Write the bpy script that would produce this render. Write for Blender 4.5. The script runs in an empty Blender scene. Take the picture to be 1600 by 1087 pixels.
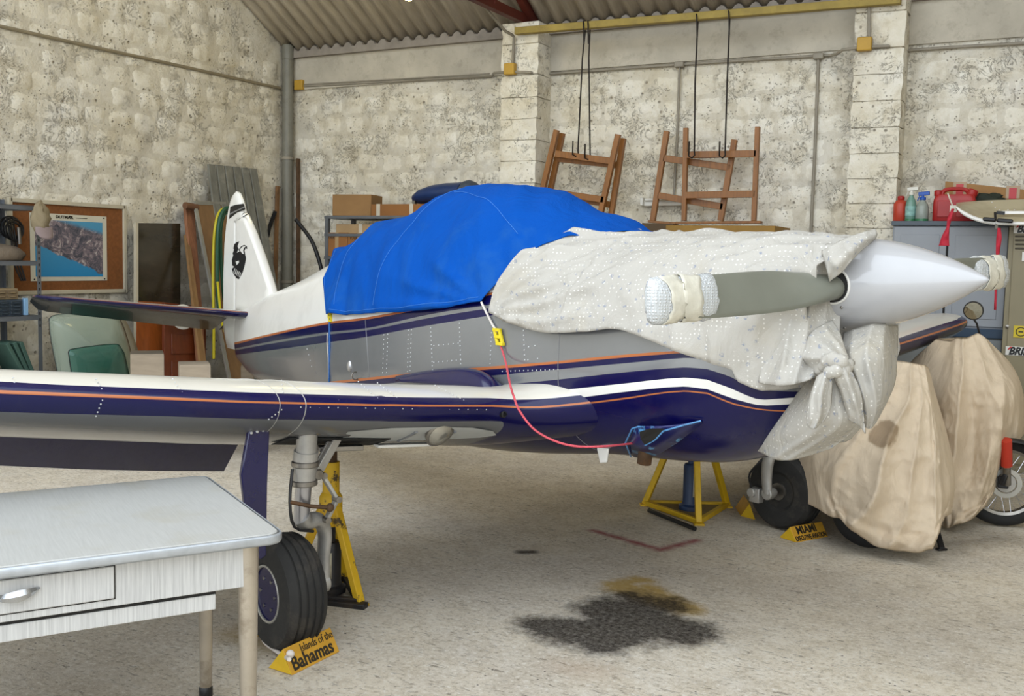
import bpy, bmesh, math, random
from mathutils import Vector, Matrix, noise
random.seed(7)
S = bpy.context.scene
COL = S.collection
PI = math.pi
V = Vector

# ------------------------------------------------------------------ camera
F = 1600.0; CX, CY = 800.0, 543.5
YAW = math.radians(28.0); EYE = V((0, 0, 1.53)); PIT = math.atan((CY - 405.0) / F); ROLL = 0.022
_f = V((-math.sin(YAW), math.cos(YAW), 0)); _r = V((math.cos(YAW), math.sin(YAW), 0)); _u = V((0, 0, 1))
FW = _f * math.cos(PIT) - _u * math.sin(PIT); UP0 = _u * math.cos(PIT) + _f * math.sin(PIT)
RT = _r * math.cos(ROLL) + UP0 * math.sin(ROLL); UPV = UP0 * math.cos(ROLL) - _r * math.sin(ROLL)
cam = bpy.data.objects.new('camera', bpy.data.cameras.new('camera')); COL.objects.link(cam)
cam.data.sensor_fit = 'HORIZONTAL'; cam.data.sensor_width = 36.0; cam.data.lens = 36.0 * F / 1600.0
cam.data.clip_start = 0.05; cam.data.clip_end = 300
cam.matrix_world = Matrix(((RT.x, UPV.x, -FW.x, EYE.x), (RT.y, UPV.y, -FW.y, EYE.y), (RT.z, UPV.z, -FW.z, EYE.z), (0, 0, 0, 1)))
S.camera = cam
# ------------------------------------------------------------------ world, exposure
S.view_settings.view_transform = 'Standard'; S.view_settings.look = 'None'
S.view_settings.gamma = 1.0; S.view_settings.use_curve_mapping = False
S.view_settings.exposure = -0.78
wd = bpy.data.worlds.new('overcast_sky'); S.world = wd; wd.use_nodes = True
wn = wd.node_tree.nodes; wl = wd.node_tree.links
bg = wn['Background']; bg.inputs['Color'].default_value = (0.86, 0.93, 1.0, 1); bg.inputs['Strength'].default_value = 5.2
def area_light(name, loc, rot, sx, sy, power, col, portal=False):
    l = bpy.data.lights.new(name, 'AREA'); l.shape = 'RECTANGLE'; l.size = sx; l.size_y = sy; l.energy = power; l.color = col
    if portal: l.cycles.is_portal = True
    o = bpy.data.objects.new(name, l); COL.objects.link(o); o.location = loc; o.rotation_euler = rot
    return o
# the hangar mouth slants from the roof edge down to the sill: a portal that guides the sky light in
YM, YE = -2.4, 3.4
_zm = 3.74 + (9.3 - 3.4) * math.tan(math.radians(29)); _ze = _zm - abs(3.4 - YE) * math.tan(math.radians(29)) + .05
area_light('door_portal', ((-7.94 + 4) / 2, (YM + YE) / 2, _ze / 2), (math.atan2(_ze, YE - YM), 0, 0), 12.1, math.hypot(_ze, YE - YM), 1, (1, 1, 1), True)

# ------------------------------------------------------------------ pixel rays onto real planes (measuring the photograph)
def ray(x, y): return FW + RT * ((x - CX) / F) + UPV * ((CY - y) / F)
def onplane(x, y, n, c):
    n = V(n); d = ray(x, y); return EYE + d * ((c - n.dot(EYE)) / n.dot(d))
def FL(x, y, z=0.0): return onplane(x, y, (0, 0, 1), z)
def AY(x, y, Y=9.3): return onplane(x, y, (0, 1, 0), Y)
def AX(x, y, X=-7.94): return onplane(x, y, (1, 0, 0), X)
def AD(x, y, d): return EYE + ray(x, y) * d                    # at camera depth d
# ------------------------------------------------------------------ aeroplane frame: t forward, s to starboard, w up
PM = V((-1.964, 4.494, 0)); FWD = V((.9187, -.395, 0)); SB = V((-.395, -.9187, 0)); UZ = V((0, 0, 1))
def P(t, s, w): return PM + FWD * t + SB * s + UZ * w
def inv(p): q = p - PM; return (q.dot(FWD), q.dot(SB), p.z)
def onS(x, y, s=0.0): return inv(onplane(x, y, SB, s + SB.dot(PM)))
def onT(x, y, t): return inv(onplane(x, y, FWD, t + FWD.dot(PM)))

def lerp(a, b, k): return a + (b - a) * k
def smooth01(k): k = min(1, max(0, k)); return k * k * (3 - 2 * k)
def interp(pts, x):                                             # monotone cubic through sorted (x, y)
    n = len(pts)
    if x <= pts[0][0]: return pts[0][1]
    if x >= pts[-1][0]: return pts[-1][1]
    for i in range(n - 1):
        if x <= pts[i + 1][0]: break
    def dl(j): return (pts[j + 1][1] - pts[j][1]) / (pts[j + 1][0] - pts[j][0])
    def m(j):
        if j == 0: return dl(0)
        if j == n - 1: return dl(n - 2)
        a, b = dl(j - 1), dl(j)
        return 0 if a * b <= 0 else 2 * a * b / (a + b)
    h = pts[i + 1][0] - pts[i][0]; k = (x - pts[i][0]) / h
    a, b = pts[i][1], pts[i + 1][1]; ma, mb = m(i) * h, m(i + 1) * h
    return a * (2*k**3 - 3*k*k + 1) + ma * (k**3 - 2*k*k + k) + b * (-2*k**3 + 3*k*k) + mb * (k**3 - k*k)
def lin(pts, x):                                                # linear, extrapolating the end slopes
    for i in range(len(pts) - 1):
        if x <= pts[i + 1][0] or i == len(pts) - 2:
            (a, p), (b, q) = pts[i], pts[i + 1]
            return p + (q - p) * (x - a) / (b - a)
def crom(p, k):                                                 # Catmull-Rom through a list of points, k in 0..len-1
    i = min(len(p) - 2, max(0, int(k))); u = k - i
    a = p[i - 1] if i > 0 else p[0] * 2 - p[1]
    b, c = p[i], p[i + 1]
    d = p[i + 2] if i + 2 < len(p) else p[-1] * 2 - p[-2]
    return (b * 2 + (c - a) * u + (a * 2 - b * 5 + c * 4 - d) * (u * u) + (b * 3 - a - c * 3 + d) * (u ** 3)) * 0.5
def curve_pts(p, n): return [crom(p, (len(p) - 1) * i / (n - 1)) for i in range(n)]
def fbm(v, o=3): return noise.fractal(V(v), 0.9, 2.0, o)

# ------------------------------------------------------------------ mesh builder (world coordinates)
class MB:
    def __init__(s): s.v = []; s.f = []; s.attr = None
    def add(s, vs, fs):
        o = len(s.v); s.v += [V(p) for p in vs]; s.f += [tuple(o + i for i in f) for f in fs]; return s
    def box(s, c, size, rot=None):
        x, y, z = (k / 2 for k in size); c = V(c)
        vs = [V((a, b, d)) for a in (-x, x) for b in (-y, y) for d in (-z, z)]
        if rot is not None:
            if isinstance(rot, (int, float)): rot = Matrix.Rotation(rot, 3, 'Z')
            vs = [rot @ p for p in vs]
        return s.add([p + c for p in vs], [(0,1,3,2),(4,6,7,5),(0,4,5,1),(2,3,7,6),(0,2,6,4),(1,5,7,3)])
    def bar(s, a, b, w, h, up=(0, 0, 1)):
        a, b = V(a), V(b); d = (b - a).normalized(); u = V(up)
        if abs(d.dot(u)) > .98: u = V((1, 0, 0)) if abs(d.x) < .9 else V((0, 1, 0))
        x = d.cross(u).normalized(); u = x.cross(d)
        q = [x * (i * w / 2) + u * (j * h / 2) for i, j in ((-1, -1), (1, -1), (1, 1), (-1, 1))]
        return s.add([a + k for k in q] + [b + k for k in q], [(3,2,1,0),(4,5,6,7),(0,1,5,4),(1,2,6,5),(2,3,7,6),(3,0,4,7)])
    def loft(s, rings, closed=True, cap=True):
        n = len(rings[0]); vs = [p for r in rings for p in r]; fs = []
        for i in range(len(rings) - 1):
            for j in range(n if closed else n - 1):
                k = (j + 1) % n
                fs.append((i*n + j, i*n + k, (i+1)*n + k, (i+1)*n + j))
        if cap and closed:
            fs.append(tuple(range(n - 1, -1, -1))); fs.append(tuple((len(rings) - 1) * n + j for j in range(n)))
        return s.add(vs, fs)
    def tube(s, pts, r, n=8, cap=True):
        pts = [V(p) for p in pts]; m = len(pts); rings = []; ref = None
        for i, p in enumerate(pts):
            d = (pts[min(i + 1, m - 1)] - pts[max(i - 1, 0)]).normalized()
            if ref is None: ref = d.orthogonal().normalized()
            ref = (ref - d * ref.dot(d)).normalized(); b = d.cross(ref)
            rr = r[i] if isinstance(r, (list, tuple)) else r
            rings.append([p + (ref * math.cos(2*PI*k/n) + b * math.sin(2*PI*k/n)) * rr for k in range(n)])
        return s.loft(rings, True, cap)
    def lathe(s, o, axis, prof, n=24, cap=True, ref=None):
        o = V(o); a = V(axis).normalized(); x = V(ref).normalized() if ref else a.orthogonal().normalized(); y = a.cross(x)
        rings = [[o + a * h + (x * math.cos(2*PI*k/n) + y * math.sin(2*PI*k/n)) * max(r, 1e-4) for k in range(n)] for r, h in prof]
        return s.loft(rings, True, cap)
    def prism(s, poly, vec):
        poly = [V(p) for p in poly]; n = len(poly); vec = V(vec)
        fs = [tuple(range(n - 1, -1, -1)), tuple(range(n, 2*n))] + [(i, (i+1) % n, n + (i+1) % n, n + i) for i in range(n)]
        return s.add(poly + [p + vec for p in poly], fs)
    def grid(s, rows, closed=False): return s.loft(rows, closed, False)
    def sphere(s, c, r, n=12, m=8, sc=(1, 1, 1)):
        c = V(c)
        return s.loft([[c + V((r*sc[0]*math.sin(PI*i/m)*math.cos(2*PI*k/n), r*sc[1]*math.sin(PI*i/m)*math.sin(2*PI*k/n), r*sc[2]*math.cos(PI*i/m))) + V((0,0,0)) for k in range(n)] for i in [.02] + list(range(1, m)) + [m - .02]])
    def torus(s, c, axis, R, r, n=32, m=10, a0=0, a1=2*PI):
        c = V(c); a = V(axis).normalized(); x = a.orthogonal().normalized(); y = a.cross(x); full = abs(a1 - a0 - 2*PI) < 1e-6
        rings = []
        for i in range(n + 1):
            th = a0 + (a1 - a0) * i / n; d = x * math.cos(th) + y * math.sin(th)
            rings.append([c + d * (R + r * math.cos(2*PI*k/m)) + a * (r * math.sin(2*PI*k/m)) for k in range(m)])
        return s.loft(rings, True, not full)
    def build(s, name, mat, root=None, angle=32, bevel=0, seg=2, solid=0, sub=0, attrs=None, parent_top=None, offset=-1):
        me = bpy.data.meshes.new(name)
        top = root
        org = V((0, 0, 0))
        q = root
        while q is not None: org = org + q.location; q = q.parent
        me.from_pydata([tuple(p - org) for p in s.v], [], s.f)
        bm = bmesh.new(); bm.from_mesh(me)
        if solid == 0: bmesh.ops.recalc_face_normals(bm, faces=bm.faces)
        bm.to_mesh(me); bm.free()
        if attrs:
            for k, vals in attrs.items():
                at = me.attributes.new(k, 'FLOAT', 'POINT')
                at.data.foreach_set('value', vals)
        if angle:
            me.polygons.foreach_set('use_smooth', [True] * len(me.polygons))
            me.set_sharp_from_angle(angle=math.radians(angle))
        o = bpy.data.objects.new(name, me); COL.objects.link(o)
        if mat is not None:
            for mm in (mat if isinstance(mat, (list, tuple)) else [mat]): me.materials.append(mm)
        if root is not None: o.parent = root
        if solid:
            md = o.modifiers.new('solid', 'SOLIDIFY'); md.thickness = solid; md.offset = offset
        if bevel:
            md = o.modifiers.new('bevel', 'BEVEL'); md.width = bevel; md.segments = seg; md.limit_method = 'ANGLE'; md.angle_limit = math.radians(40)
            md.harden_normals = False
        if sub:
            md = o.modifiers.new('sub', 'SUBSURF'); md.levels = sub; md.render_levels = sub
        return o
def tag(o, label=None, cat=None, group=None, kind=None):
    if label: o['label'] = label
    if cat: o['category'] = cat
    if group: o['group'] = group
    if kind: o['kind'] = kind
    return o
def thing(name, label, cat, loc=(0, 0, 0), group=None):
    o = bpy.data.objects.new(name, None); COL.objects.link(o); o.location = loc; o.empty_display_size = .1
    return tag(o, label, cat, group)
def struct(mb, name, mat, **k): return tag(mb.build(name, mat, **k), kind='structure')
def text_mb(txt, size, origin, xdir, ydir, depth=0.001, shear=0.0, sx=1.0, bold=0.0, align='LEFT'):
    cu = bpy.data.curves.new('lettering', 'FONT'); cu.body = txt; cu.size = size; cu.shear = shear; cu.extrude = depth; cu.offset = bold; cu.align_x = align
    cu.resolution_u = 3
    o = bpy.data.objects.new('lettering', cu); COL.objects.link(o)
    dg = bpy.context.evaluated_depsgraph_get(); me = bpy.data.meshes.new_from_object(o.evaluated_get(dg))
    x, y = V(xdir).normalized(), V(ydir).normalized(); z = x.cross(y); origin = V(origin)
    m = MB().add([origin + x * (p.co.x * sx) + y * p.co.y + z * p.co.z for p in me.vertices], [tuple(p.vertices) for p in me.polygons])
    bpy.data.objects.remove(o); bpy.data.curves.remove(cu); bpy.data.meshes.remove(me)
    return m

# ------------------------------------------------------------------ materials
def lc(h):
    h = h.lstrip('#'); c = [int(h[i:i+2], 16) / 255 for i in (0, 2, 4)]
    return tuple((x / 12.92 if x <= .04045 else ((x + .055) / 1.055) ** 2.4) for x in c) + (1,)
class NT:
    def __init__(s, name):
        s.m = bpy.data.materials.new(name); s.m.use_nodes = True; s.t = s.m.node_tree; s.n = s.t.nodes; s.p = s.n['Principled BSDF']
    def node(s, typ, **k):
        n = s.n.new(typ)
        for a, b in k.items(): setattr(n, a, b)
        return n
    def link(s, a, b): s.t.links.new(a, b)
    def val(s, x, inp):
        if isinstance(x, (int, float)): inp.default_value = x
        elif isinstance(x, tuple): inp.default_value = x
        else: s.link(x, inp)
    def math(s, op, a, b=0.0, clamp=False):
        n = s.node('ShaderNodeMath', operation=op, use_clamp=clamp); s.val(a, n.inputs[0]); s.val(b, n.inputs[1]); return n.outputs[0]
    def noise(s, vec, scale, detail=4, rough=.6, dist=0):
        n = s.node('ShaderNodeTexNoise'); s.link(vec, n.inputs['Vector']); n.inputs['Scale'].default_value = scale; n.inputs['Detail'].default_value = detail
        n.inputs['Roughness'].default_value = rough; n.inputs['Distortion'].default_value = dist; return n.outputs['Fac']
    def vor(s, vec, scale, feature='F1', rnd=1):
        n = s.node('ShaderNodeTexVoronoi', feature=feature); s.link(vec, n.inputs['Vector']); n.inputs['Scale'].default_value = scale
        n.inputs['Randomness'].default_value = rnd; return n.outputs['Distance']
    def ramp(s, fac, stops, mode='LINEAR'):
        n = s.node('ShaderNodeValToRGB'); n.color_ramp.interpolation = mode; s.link(fac, n.inputs[0]); e = n.color_ramp.elements
        while len(e) > 1: e.remove(e[-1])
        for i, (p, c) in enumerate(stops):
            x = e[0] if i == 0 else e.new(p)
            x.position = p; x.color = c if isinstance(c, tuple) else (c, c, c, 1)
        return n.outputs[0]
    def mix(s, fac, a, b, mode='MIX'):
        n = s.node('ShaderNodeMix', data_type='RGBA', blend_type=mode); s.val(fac, n.inputs[0]); s.val(a, n.inputs[6]); s.val(b, n.inputs[7]); return n.outputs[2]
    def map(s, x, a, b, c=0.0, d=1.0):
        n = s.node('ShaderNodeMapRange'); s.link(x, n.inputs[0]); n.inputs[1].default_value = a; n.inputs[2].default_value = b; n.inputs[3].default_value = c; n.inputs[4].default_value = d; return n.outputs[0]
    def pos(s): return s.node('ShaderNodeNewGeometry').outputs['Position']
    def obj(s): return s.node('ShaderNodeTexCoord').outputs['Object']
    def scale(s, vec, sc):
        n = s.node('ShaderNodeMapping'); s.link(vec, n.inputs[0]); n.inputs['Scale'].default_value = sc; return n.outputs[0]
    def bump(s, h, strength=.5, dist=.01, normal=None):
        n = s.node('ShaderNodeBump'); s.link(h, n.inputs['Height']); n.inputs['Strength'].default_value = strength; n.inputs['Distance'].default_value = dist
        if normal is not None: s.link(normal, n.inputs['Normal'])
        s.link(n.outputs[0], s.p.inputs['Normal']); return n.outputs[0]
    def set(s, **k):
        for a, b in k.items():
            key = {'col': 'Base Color', 'rough': 'Roughness', 'metal': 'Metallic', 'coat': 'Coat Weight', 'coatr': 'Coat Roughness', 'trans': 'Transmission Weight', 'ior': 'IOR', 'alpha': 'Alpha', 'spec': 'Specular IOR Level', 'sheen': 'Sheen Weight'}[a]
            s.val(b, s.p.inputs[key])
        return s
_mc = {}
def mat(name, col, rough=.5, metal=0.0, var=.12, vs=6.0, bump=0.0, bs=60.0, coat=0.0, stretch=None, spec=.5, dirt=None, dirtamt=.4):
    if name in _mc: return _mc[name]
    n = NT(name); c = lc(col) if isinstance(col, str) else col
    vec = n.obj()
    if stretch: vec = n.scale(vec, stretch)
    f = n.noise(vec, vs, 5, .6)
    dark = tuple(x * (1 - var) for x in c[:3]) + (1,); lite = tuple(min(1, x * (1 + var)) for x in c[:3]) + (1,)
    cc = n.ramp(f, [(.3, dark), (.7, lite)])
    if dirt:
        g = n.noise(n.obj(), 9, 6, .7); cc = n.mix(n.map(g, .52, .68, 0, dirtamt), cc, lc(dirt))
    n.set(col=cc, rough=rough, metal=metal, coat=coat, spec=spec)
    if bump:
        b = n.noise(vec, bs, 4, .6); n.bump(b, bump, .004)
    _mc[name] = n.m; return n.m
def glass(name, col, rough=.05, alpha=.5):
    n = NT(name); n.set(col=lc(col), rough=rough, alpha=alpha, spec=.6); return n.m
# ================================================================== ROOM
XL, YB, ZE = -7.94, 9.3, 3.74
SLOPE = math.tan(math.radians(29)); YR = 3.4; ZR = ZE + (YB - YR) * SLOPE
def wall_material(name, tint=(1, 1, 1), mortar=False):
    n = NT(name); p = n.pos()
    big = n.noise(p, .9, 5, .65, .4); mid = n.noise(p, 5.5, 6, .7, .3); fine = n.noise(p, 34, 6, .72)
    base = n.ramp(mid, [(.30, lc('#C2B9A6')), (.42, lc('#DAD3C2')), (.52, lc('#E6E1D3')), (.72, lc('#F0ECE2'))])
    base = n.mix(n.map(big, .42, .66, 0, .4), base, lc('#C9BC9C'))
    base = n.mix(n.map(n.noise(p, 2.3, 4, .6), .56, .70, 0, .45), base, lc('#B0ABA2'))
    # chips and pits showing dark tuff
    v = n.vor(p, 15); pit = n.math('MULTIPLY', n.map(v, .10, .24, 1, 0), n.map(n.noise(p, 4, 3), .52, .58))
    v2 = n.vor(p, 42); pit2 = n.math('MULTIPLY', n.map(v2, .14, .30, 1, 0), n.map(n.noise(p, 7, 3), .52, .58))
    cr = n.noise(p, 9, 8, .75, .8); crack = n.math('MULTIPLY', n.map(n.math('ABSOLUTE', n.math('SUBTRACT', cr, .5)), 0, .012, 1, 0), n.map(n.noise(p, 3.1, 3), .50, .60))
    dk = n.math('MAXIMUM', n.math('MAXIMUM', pit, n.math('MULTIPLY', pit2, .8)), n.math('MULTIPLY', crack, .8), True)
    base = n.mix(n.math('MULTIPLY', dk, .72), base, lc('#4E402F'))
    if mortar: base = n.mix(.30, base, lc('#A69D8B'))
    h = n.math('ADD', n.math('MULTIPLY', mid, .9), n.math('MULTIPLY', fine, .55)); h = n.math('SUBTRACT', h, n.math('MULTIPLY', dk, .8))
    n.bump(h, .75, .018); n.set(col=base, rough=.93, spec=.2)
    return n.m
M_wall = wall_material('whitewashed_tuff'); M_mortar = wall_material('old_mortar', mortar=True)
def floor_material():
    n = NT('rough_concrete'); p = n.pos()
    fine = n.noise(p, 42, 9, .82); mid = n.noise(p, 7, 6, .7); big = n.noise(p, .8, 4, .6)
    st = n.noise(n.scale(p, (9, 34, 20)), 1.6, 6, .75, .6)
    base = n.ramp(mid, [(.3, lc('#D0C2AA')), (.5, lc('#E2D6C1')), (.72, lc('#EEE5D4'))])
    base = n.mix(n.map(big, .42, .62, 0, .4), base, lc('#B5ABA0'))
    base = n.mix(n.map(fine, .53, .62, 0, .85), base, lc('#EFEAE0'))
    base = n.mix(n.map(fine, .47, .40, 0, .6), base, lc('#968974'))
    base = n.mix(n.map(n.noise(p, 90, 5, .8), .56, .66, 0, .6), base, lc('#F2EEE6'))
    base = n.mix(n.map(st, .575, .64, 0, .6), base, lc('#5E5448'))
    base = n.mix(n.math('MULTIPLY', n.map(n.vor(p, 19), .05, .11, 1, 0), n.map(n.noise(p, 2.5, 2), .52, .6)), base, lc('#3A3129'))
    wob = n.noise(p, 11, 6, .75); wob2 = n.noise(p, 2.6, 3, .6)
    def seg(a, b):
        va = n.node('ShaderNodeVectorMath', operation='SUBTRACT'); n.link(p, va.inputs[0]); va.inputs[1].default_value = (a.x, a.y, 0)
        ab = b - a; L2 = max(ab.length_squared, 1e-6)
        d = n.node('ShaderNodeVectorMath', operation='DOT_PRODUCT'); n.link(va.outputs[0], d.inputs[0]); d.inputs[1].default_value = (ab.x / L2, ab.y / L2, 0)
        k = n.math('ADD', d.outputs['Value'], 0.0, True)
        m = n.node('ShaderNodeVectorMath', operation='SCALE'); m.inputs[0].default_value = (ab.x, ab.y, 0); n.link(k, m.inputs['Scale'])
        q = n.node('ShaderNodeVectorMath', operation='DISTANCE'); n.link(va.outputs[0], q.inputs[0]); n.link(m.outputs[0], q.inputs[1])
        return q.outputs['Value']
    def blob(segs, soft, amp, amp2=0.0):
        d = None
        for (a, b, r) in segs:
            e = n.math('SUBTRACT', seg(FL(*a), FL(*b)), r); d = e if d is None else n.math('MINIMUM', d, e)
        d = n.math('ADD', d, n.math('MULTIPLY', n.math('SUBTRACT', wob, .5), amp))
        if amp2: d = n.math('ADD', d, n.math('MULTIPLY', n.math('SUBTRACT', wob2, .5), amp2))
        return n.map(d, -soft, soft, 1, 0)
    yel = blob([((955, 912), (1005, 906), .05), ((1010, 915), (1050, 935), .05), ((975, 918), (1070, 950), .09)], .035, .16)
    base = n.mix(n.math('MULTIPLY', yel, .75), base, lc('#B58F22'))
    oil = blob([((850, 978), (950, 1000), .12), ((960, 955), (1060, 985), .17), ((985, 932), (1050, 950), .09), ((935, 1005), (1000, 990), .12), ((840, 972), (900, 975), .07), ((1080, 978), (1100, 985), .02), ((900, 988), (1000, 975), .15), ((1000, 958), (1040, 945), .12)], .05, .26, .14)
    base = n.mix(n.math('MULTIPLY', oil, n.map(fine, .40, .66, 1.0, .70)), base, lc('#29221D'))
    spot = blob([((815, 862), (830, 862), .035)], .02, .05); base = n.mix(n.math('MULTIPLY', spot, .9), base, lc('#2A1D15'))
    red = blob([((928, 829), (1030, 858), .026), ((1030, 859), (1088, 844), .026)], .025, .08); base = n.mix(n.math('MULTIPLY', red, .85), base, lc('#9A3540'))
    yb = blob([((360, 990), (420, 1010), .06)], .06, .2); base = n.mix(n.math('MULTIPLY', yb, .5), base, lc('#9A7A28'))
    tan = blob([((930, 1050), (880, 1040), .05)], .09, .2); base = n.mix(n.math('MULTIPLY', tan, .3), base, lc('#9C6E45'))
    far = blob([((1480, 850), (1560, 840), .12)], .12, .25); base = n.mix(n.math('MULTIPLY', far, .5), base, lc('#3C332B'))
    h = n.math('ADD', n.math('MULTIPLY', fine, 1.0), n.math('MULTIPLY', n.noise(p, 24, 6, .8), .8)); h = n.math('SUBTRACT', h, n.math('MULTIPLY', n.map(st, .55, .68), .5))
    n.bump(h, .62, .022); n.set(col=base, rough=.85, spec=.25)
    return n.m
M_floor = floor_material()
fl = MB(); fl.box((-2, -3.5, -.1), (30, 29, .2)); struct(fl, 'floor', M_floor, angle=0)

# ---- walls: mortar core with rough blocks set proud
def block_mesh(i, L, Hh):
    rnd = random.Random(i); bm = bmesh.new(); nx, nz = 5, 4
    vs = {}
    for a in range(nx + 1):
        for b in range(nz + 1):
            x = (a / nx - .5) * L; z = (b / nz - .5) * Hh; e = min(a, nx - a, b, nz - b)
            edge = e == 0
            x += rnd.uniform(-.012, .012); z += rnd.uniform(-.010, .010)
            if (a in (0, nx)) and (b in (0, nz)): x *= .96; z *= .94
            y = .008 if edge else -(.003 + rnd.uniform(0, .009))
            vs[a, b] = bm.verts.new((x, y, z))
    for a in range(nx):
        for b in range(nz): bm.faces.new((vs[a, b], vs[a+1, b], vs[a+1, b+1], vs[a, b+1]))
    me = bpy.data.meshes.new('tuff_block'); bm.to_mesh(me); bm.free(); me.materials.append(M_wall)
    me.polygons.foreach_set('use_smooth', [True] * len(me.polygons)); return me
BL, BH = .30, .205
BLOCKS = [block_mesh(i, BL * 1.03, BH * 1.03) for i in range(10)]
def in_view(p, m=60):
    q = p - EYE; z = q.dot(FW)
    if z < .3: return None
    x, y = CX + F * q.dot(RT) / z, CY - F * q.dot(UPV) / z
    return (x, y) if -m < x < 1600 + m and -m < y < 1087 + m else None
def lay_blocks(wall, origin, along, normal, length, ztop, rotz, seen, stretch=1.0):
    spots = []; z0 = BH / 2; row = 0
    while z0 < 9:
        off = (row % 2) * BL / 2 + random.uniform(-.04, .04); x = off - BL / 2
        while x < length + BL:
            if BL * .45 < x < length - BL * .3:
                p = V(origin) + V(along) * x + UZ * z0
                if z0 + BH / 2 < ztop(x): spots.append(p + UZ * random.uniform(-.008, .008))
            x += BL * random.choice((.8, .95, 1, 1, 1.12, 1.22))
        z0 += BH; row += 1
    keyed = []
    for p in spots:
        iv = in_view(p)
        ok = iv is not None and seen(*iv)
        keyed.append((0 if ok else 1, (p - EYE).length, p))
    keyed.sort(key=lambda k: (k[0], k[1]))
    rest = MB()
    for i, (no, d, p) in enumerate(keyed):
        me = random.choice(BLOCKS)
        if i < 300 and not no:
            o = bpy.data.objects.new('tuff_block', me); COL.objects.link(o); o.parent = wall
            o.location = p - V(normal) * .0; o.rotation_euler = (random.uniform(-.02, .02), random.uniform(-.015, .015), rotz)
            o.scale = (random.uniform(.84, 1.12), random.uniform(.4, 2.0), random.uniform(.88, 1.05))
        else:
            r = Matrix.Rotation(rotz, 3, 'Z')
            rest.add([p + r @ v.co for v in me.vertices], [tuple(f.vertices) for f in me.polygons])
    o = rest.build('tuff_block_courses', M_wall, wall, angle=180); o['kind'] = 'stuff'
wb = MB(); wb.box(((XL + 4) / 2, YB + .15, ZE / 2), (4 - XL + .3, .3, ZE + .04)); wall_back = struct(wb, 'wall_back', M_mortar, angle=0)
lay_blocks(wall_back, (XL, YB, 0), (1, 0, 0), (0, -1, 0), 11.9, lambda x: ZE - .36, 0, lambda x, y: 445 < x and y < (420 if x < 560 else 330 if x < 850 else 372))
wl_ = MB(); YF = -2.4
prof = [V((XL, YF, 0)), V((XL, YB, 0)), V((XL, YB, ZE)), V((XL, YF, ZE + (YF + 5.8 - YF) * 0 + ZR - ZE - (YR - YF) * SLOPE))]
prof[2].z += .13; prof[3] = V((XL, YE, ZE + .13 + (YB - YE) * SLOPE)); prof.append(V((XL, YF, 3.2)))
wl_.prism(prof, (-.3, 0, 0)); wall_left = struct(wl_, 'wall_left', M_mortar, angle=0)
lay_blocks(wall_left, (XL, YB, 0), (0, -1, 0), (1, 0, 0), 8.5, lambda x: ZE - .12 + x * SLOPE * .98 if x < 5 else 6, PI / 2, lambda x, y: x < 450 and y < 590)
wr = MB(); wr.prism([p + V((4 - XL, 0, 0)) for p in prof], (.3, 0, 0)); struct(wr, 'wall_right', M_mortar, angle=0)
# smooth ring beam on top of the back wall and above the left wall corner
rb = MB(); rb.box(((XL + 4) / 2, YB - .012, ZE - .175), (4 - XL, .03, .35)); struct(rb, 'trim_1', mat('ring_beam_plaster', '#B5AE9F', .95, var=.16, vs=2.5, bump=.6, bs=30, dirt='#8C8476'), angle=0)
rb = MB(); rb.box(((XL + 4) / 2, YB - .03, ZE + .035), (4 - XL, .10, .07))
for i in range(80):                                            # mortar plugs under each corrugation
    x = XL - .02 + i * .155
    rb.prism([(x - .07, YB - .07, ZE + .05), (x + .07, YB - .07, ZE + .05), (x + .03, YB - .07, ZE + .105), (x, YB - .07, ZE + .118), (x - .03, YB - .07, ZE + .105)], (0, .06, .02))
struct(rb, 'trim_2', mat('eave_mortar', '#8A8278', .95, var=.2, bump=.5, bs=40), angle=0)
# piers
M_pier = M_wall
def pier(name, x0, x1):
    core = MB(); core.box(((x0 + x1) / 2, YB - .14, (ZE + .08) / 2), (x1 - x0 - .02, .28, ZE + .08)); w = struct(core, name, M_mortar, bevel=.012, angle=30)
    z = 0; k = 0; edges = [0.0]
    while z < ZE - .3: z += BH * random.choice((1, 1, 1.05)); edges.append(z)
    edges[-1] = ZE - .12; edges.append(ZE + .085)
    rnd = random.Random(int(x0 * 100))
    for a, b in zip(edges, edges[1:]):
        m = MB(); bm = bmesh.new(); dx, dy = (x1 - x0), .30
        bmesh.ops.create_cube(bm, size=1); bmesh.ops.subdivide_edges(bm, edges=bm.edges, cuts=2, use_grid_fill=True)
        for v in bm.verts:
            q = v.co.copy(); c = sum(1 for t in q if abs(t) > .45)
            v.co = V((q.x * (dx + .012), q.y * dy, q.z * (b - a) * .99)) + V((rnd.uniform(-.008, .008), rnd.uniform(-.008, .008), rnd.uniform(-.005, .005)))
            if c >= 2: v.co = V((v.co.x * .985, v.co.y * .985, v.co.z * .975))
        m.add([v.co + V(((x0 + x1) / 2, YB - .15, (a + b) / 2)) for v in bm.verts], [tuple(v.index for v in f.verts) for f in bm.faces]); bm.free()
        m.build('tuff_block', M_wall, w, angle=50)
    return w
pier('trim_3', -4.97, -4.575); pier('trim_4', -1.62, -1.235)
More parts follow.
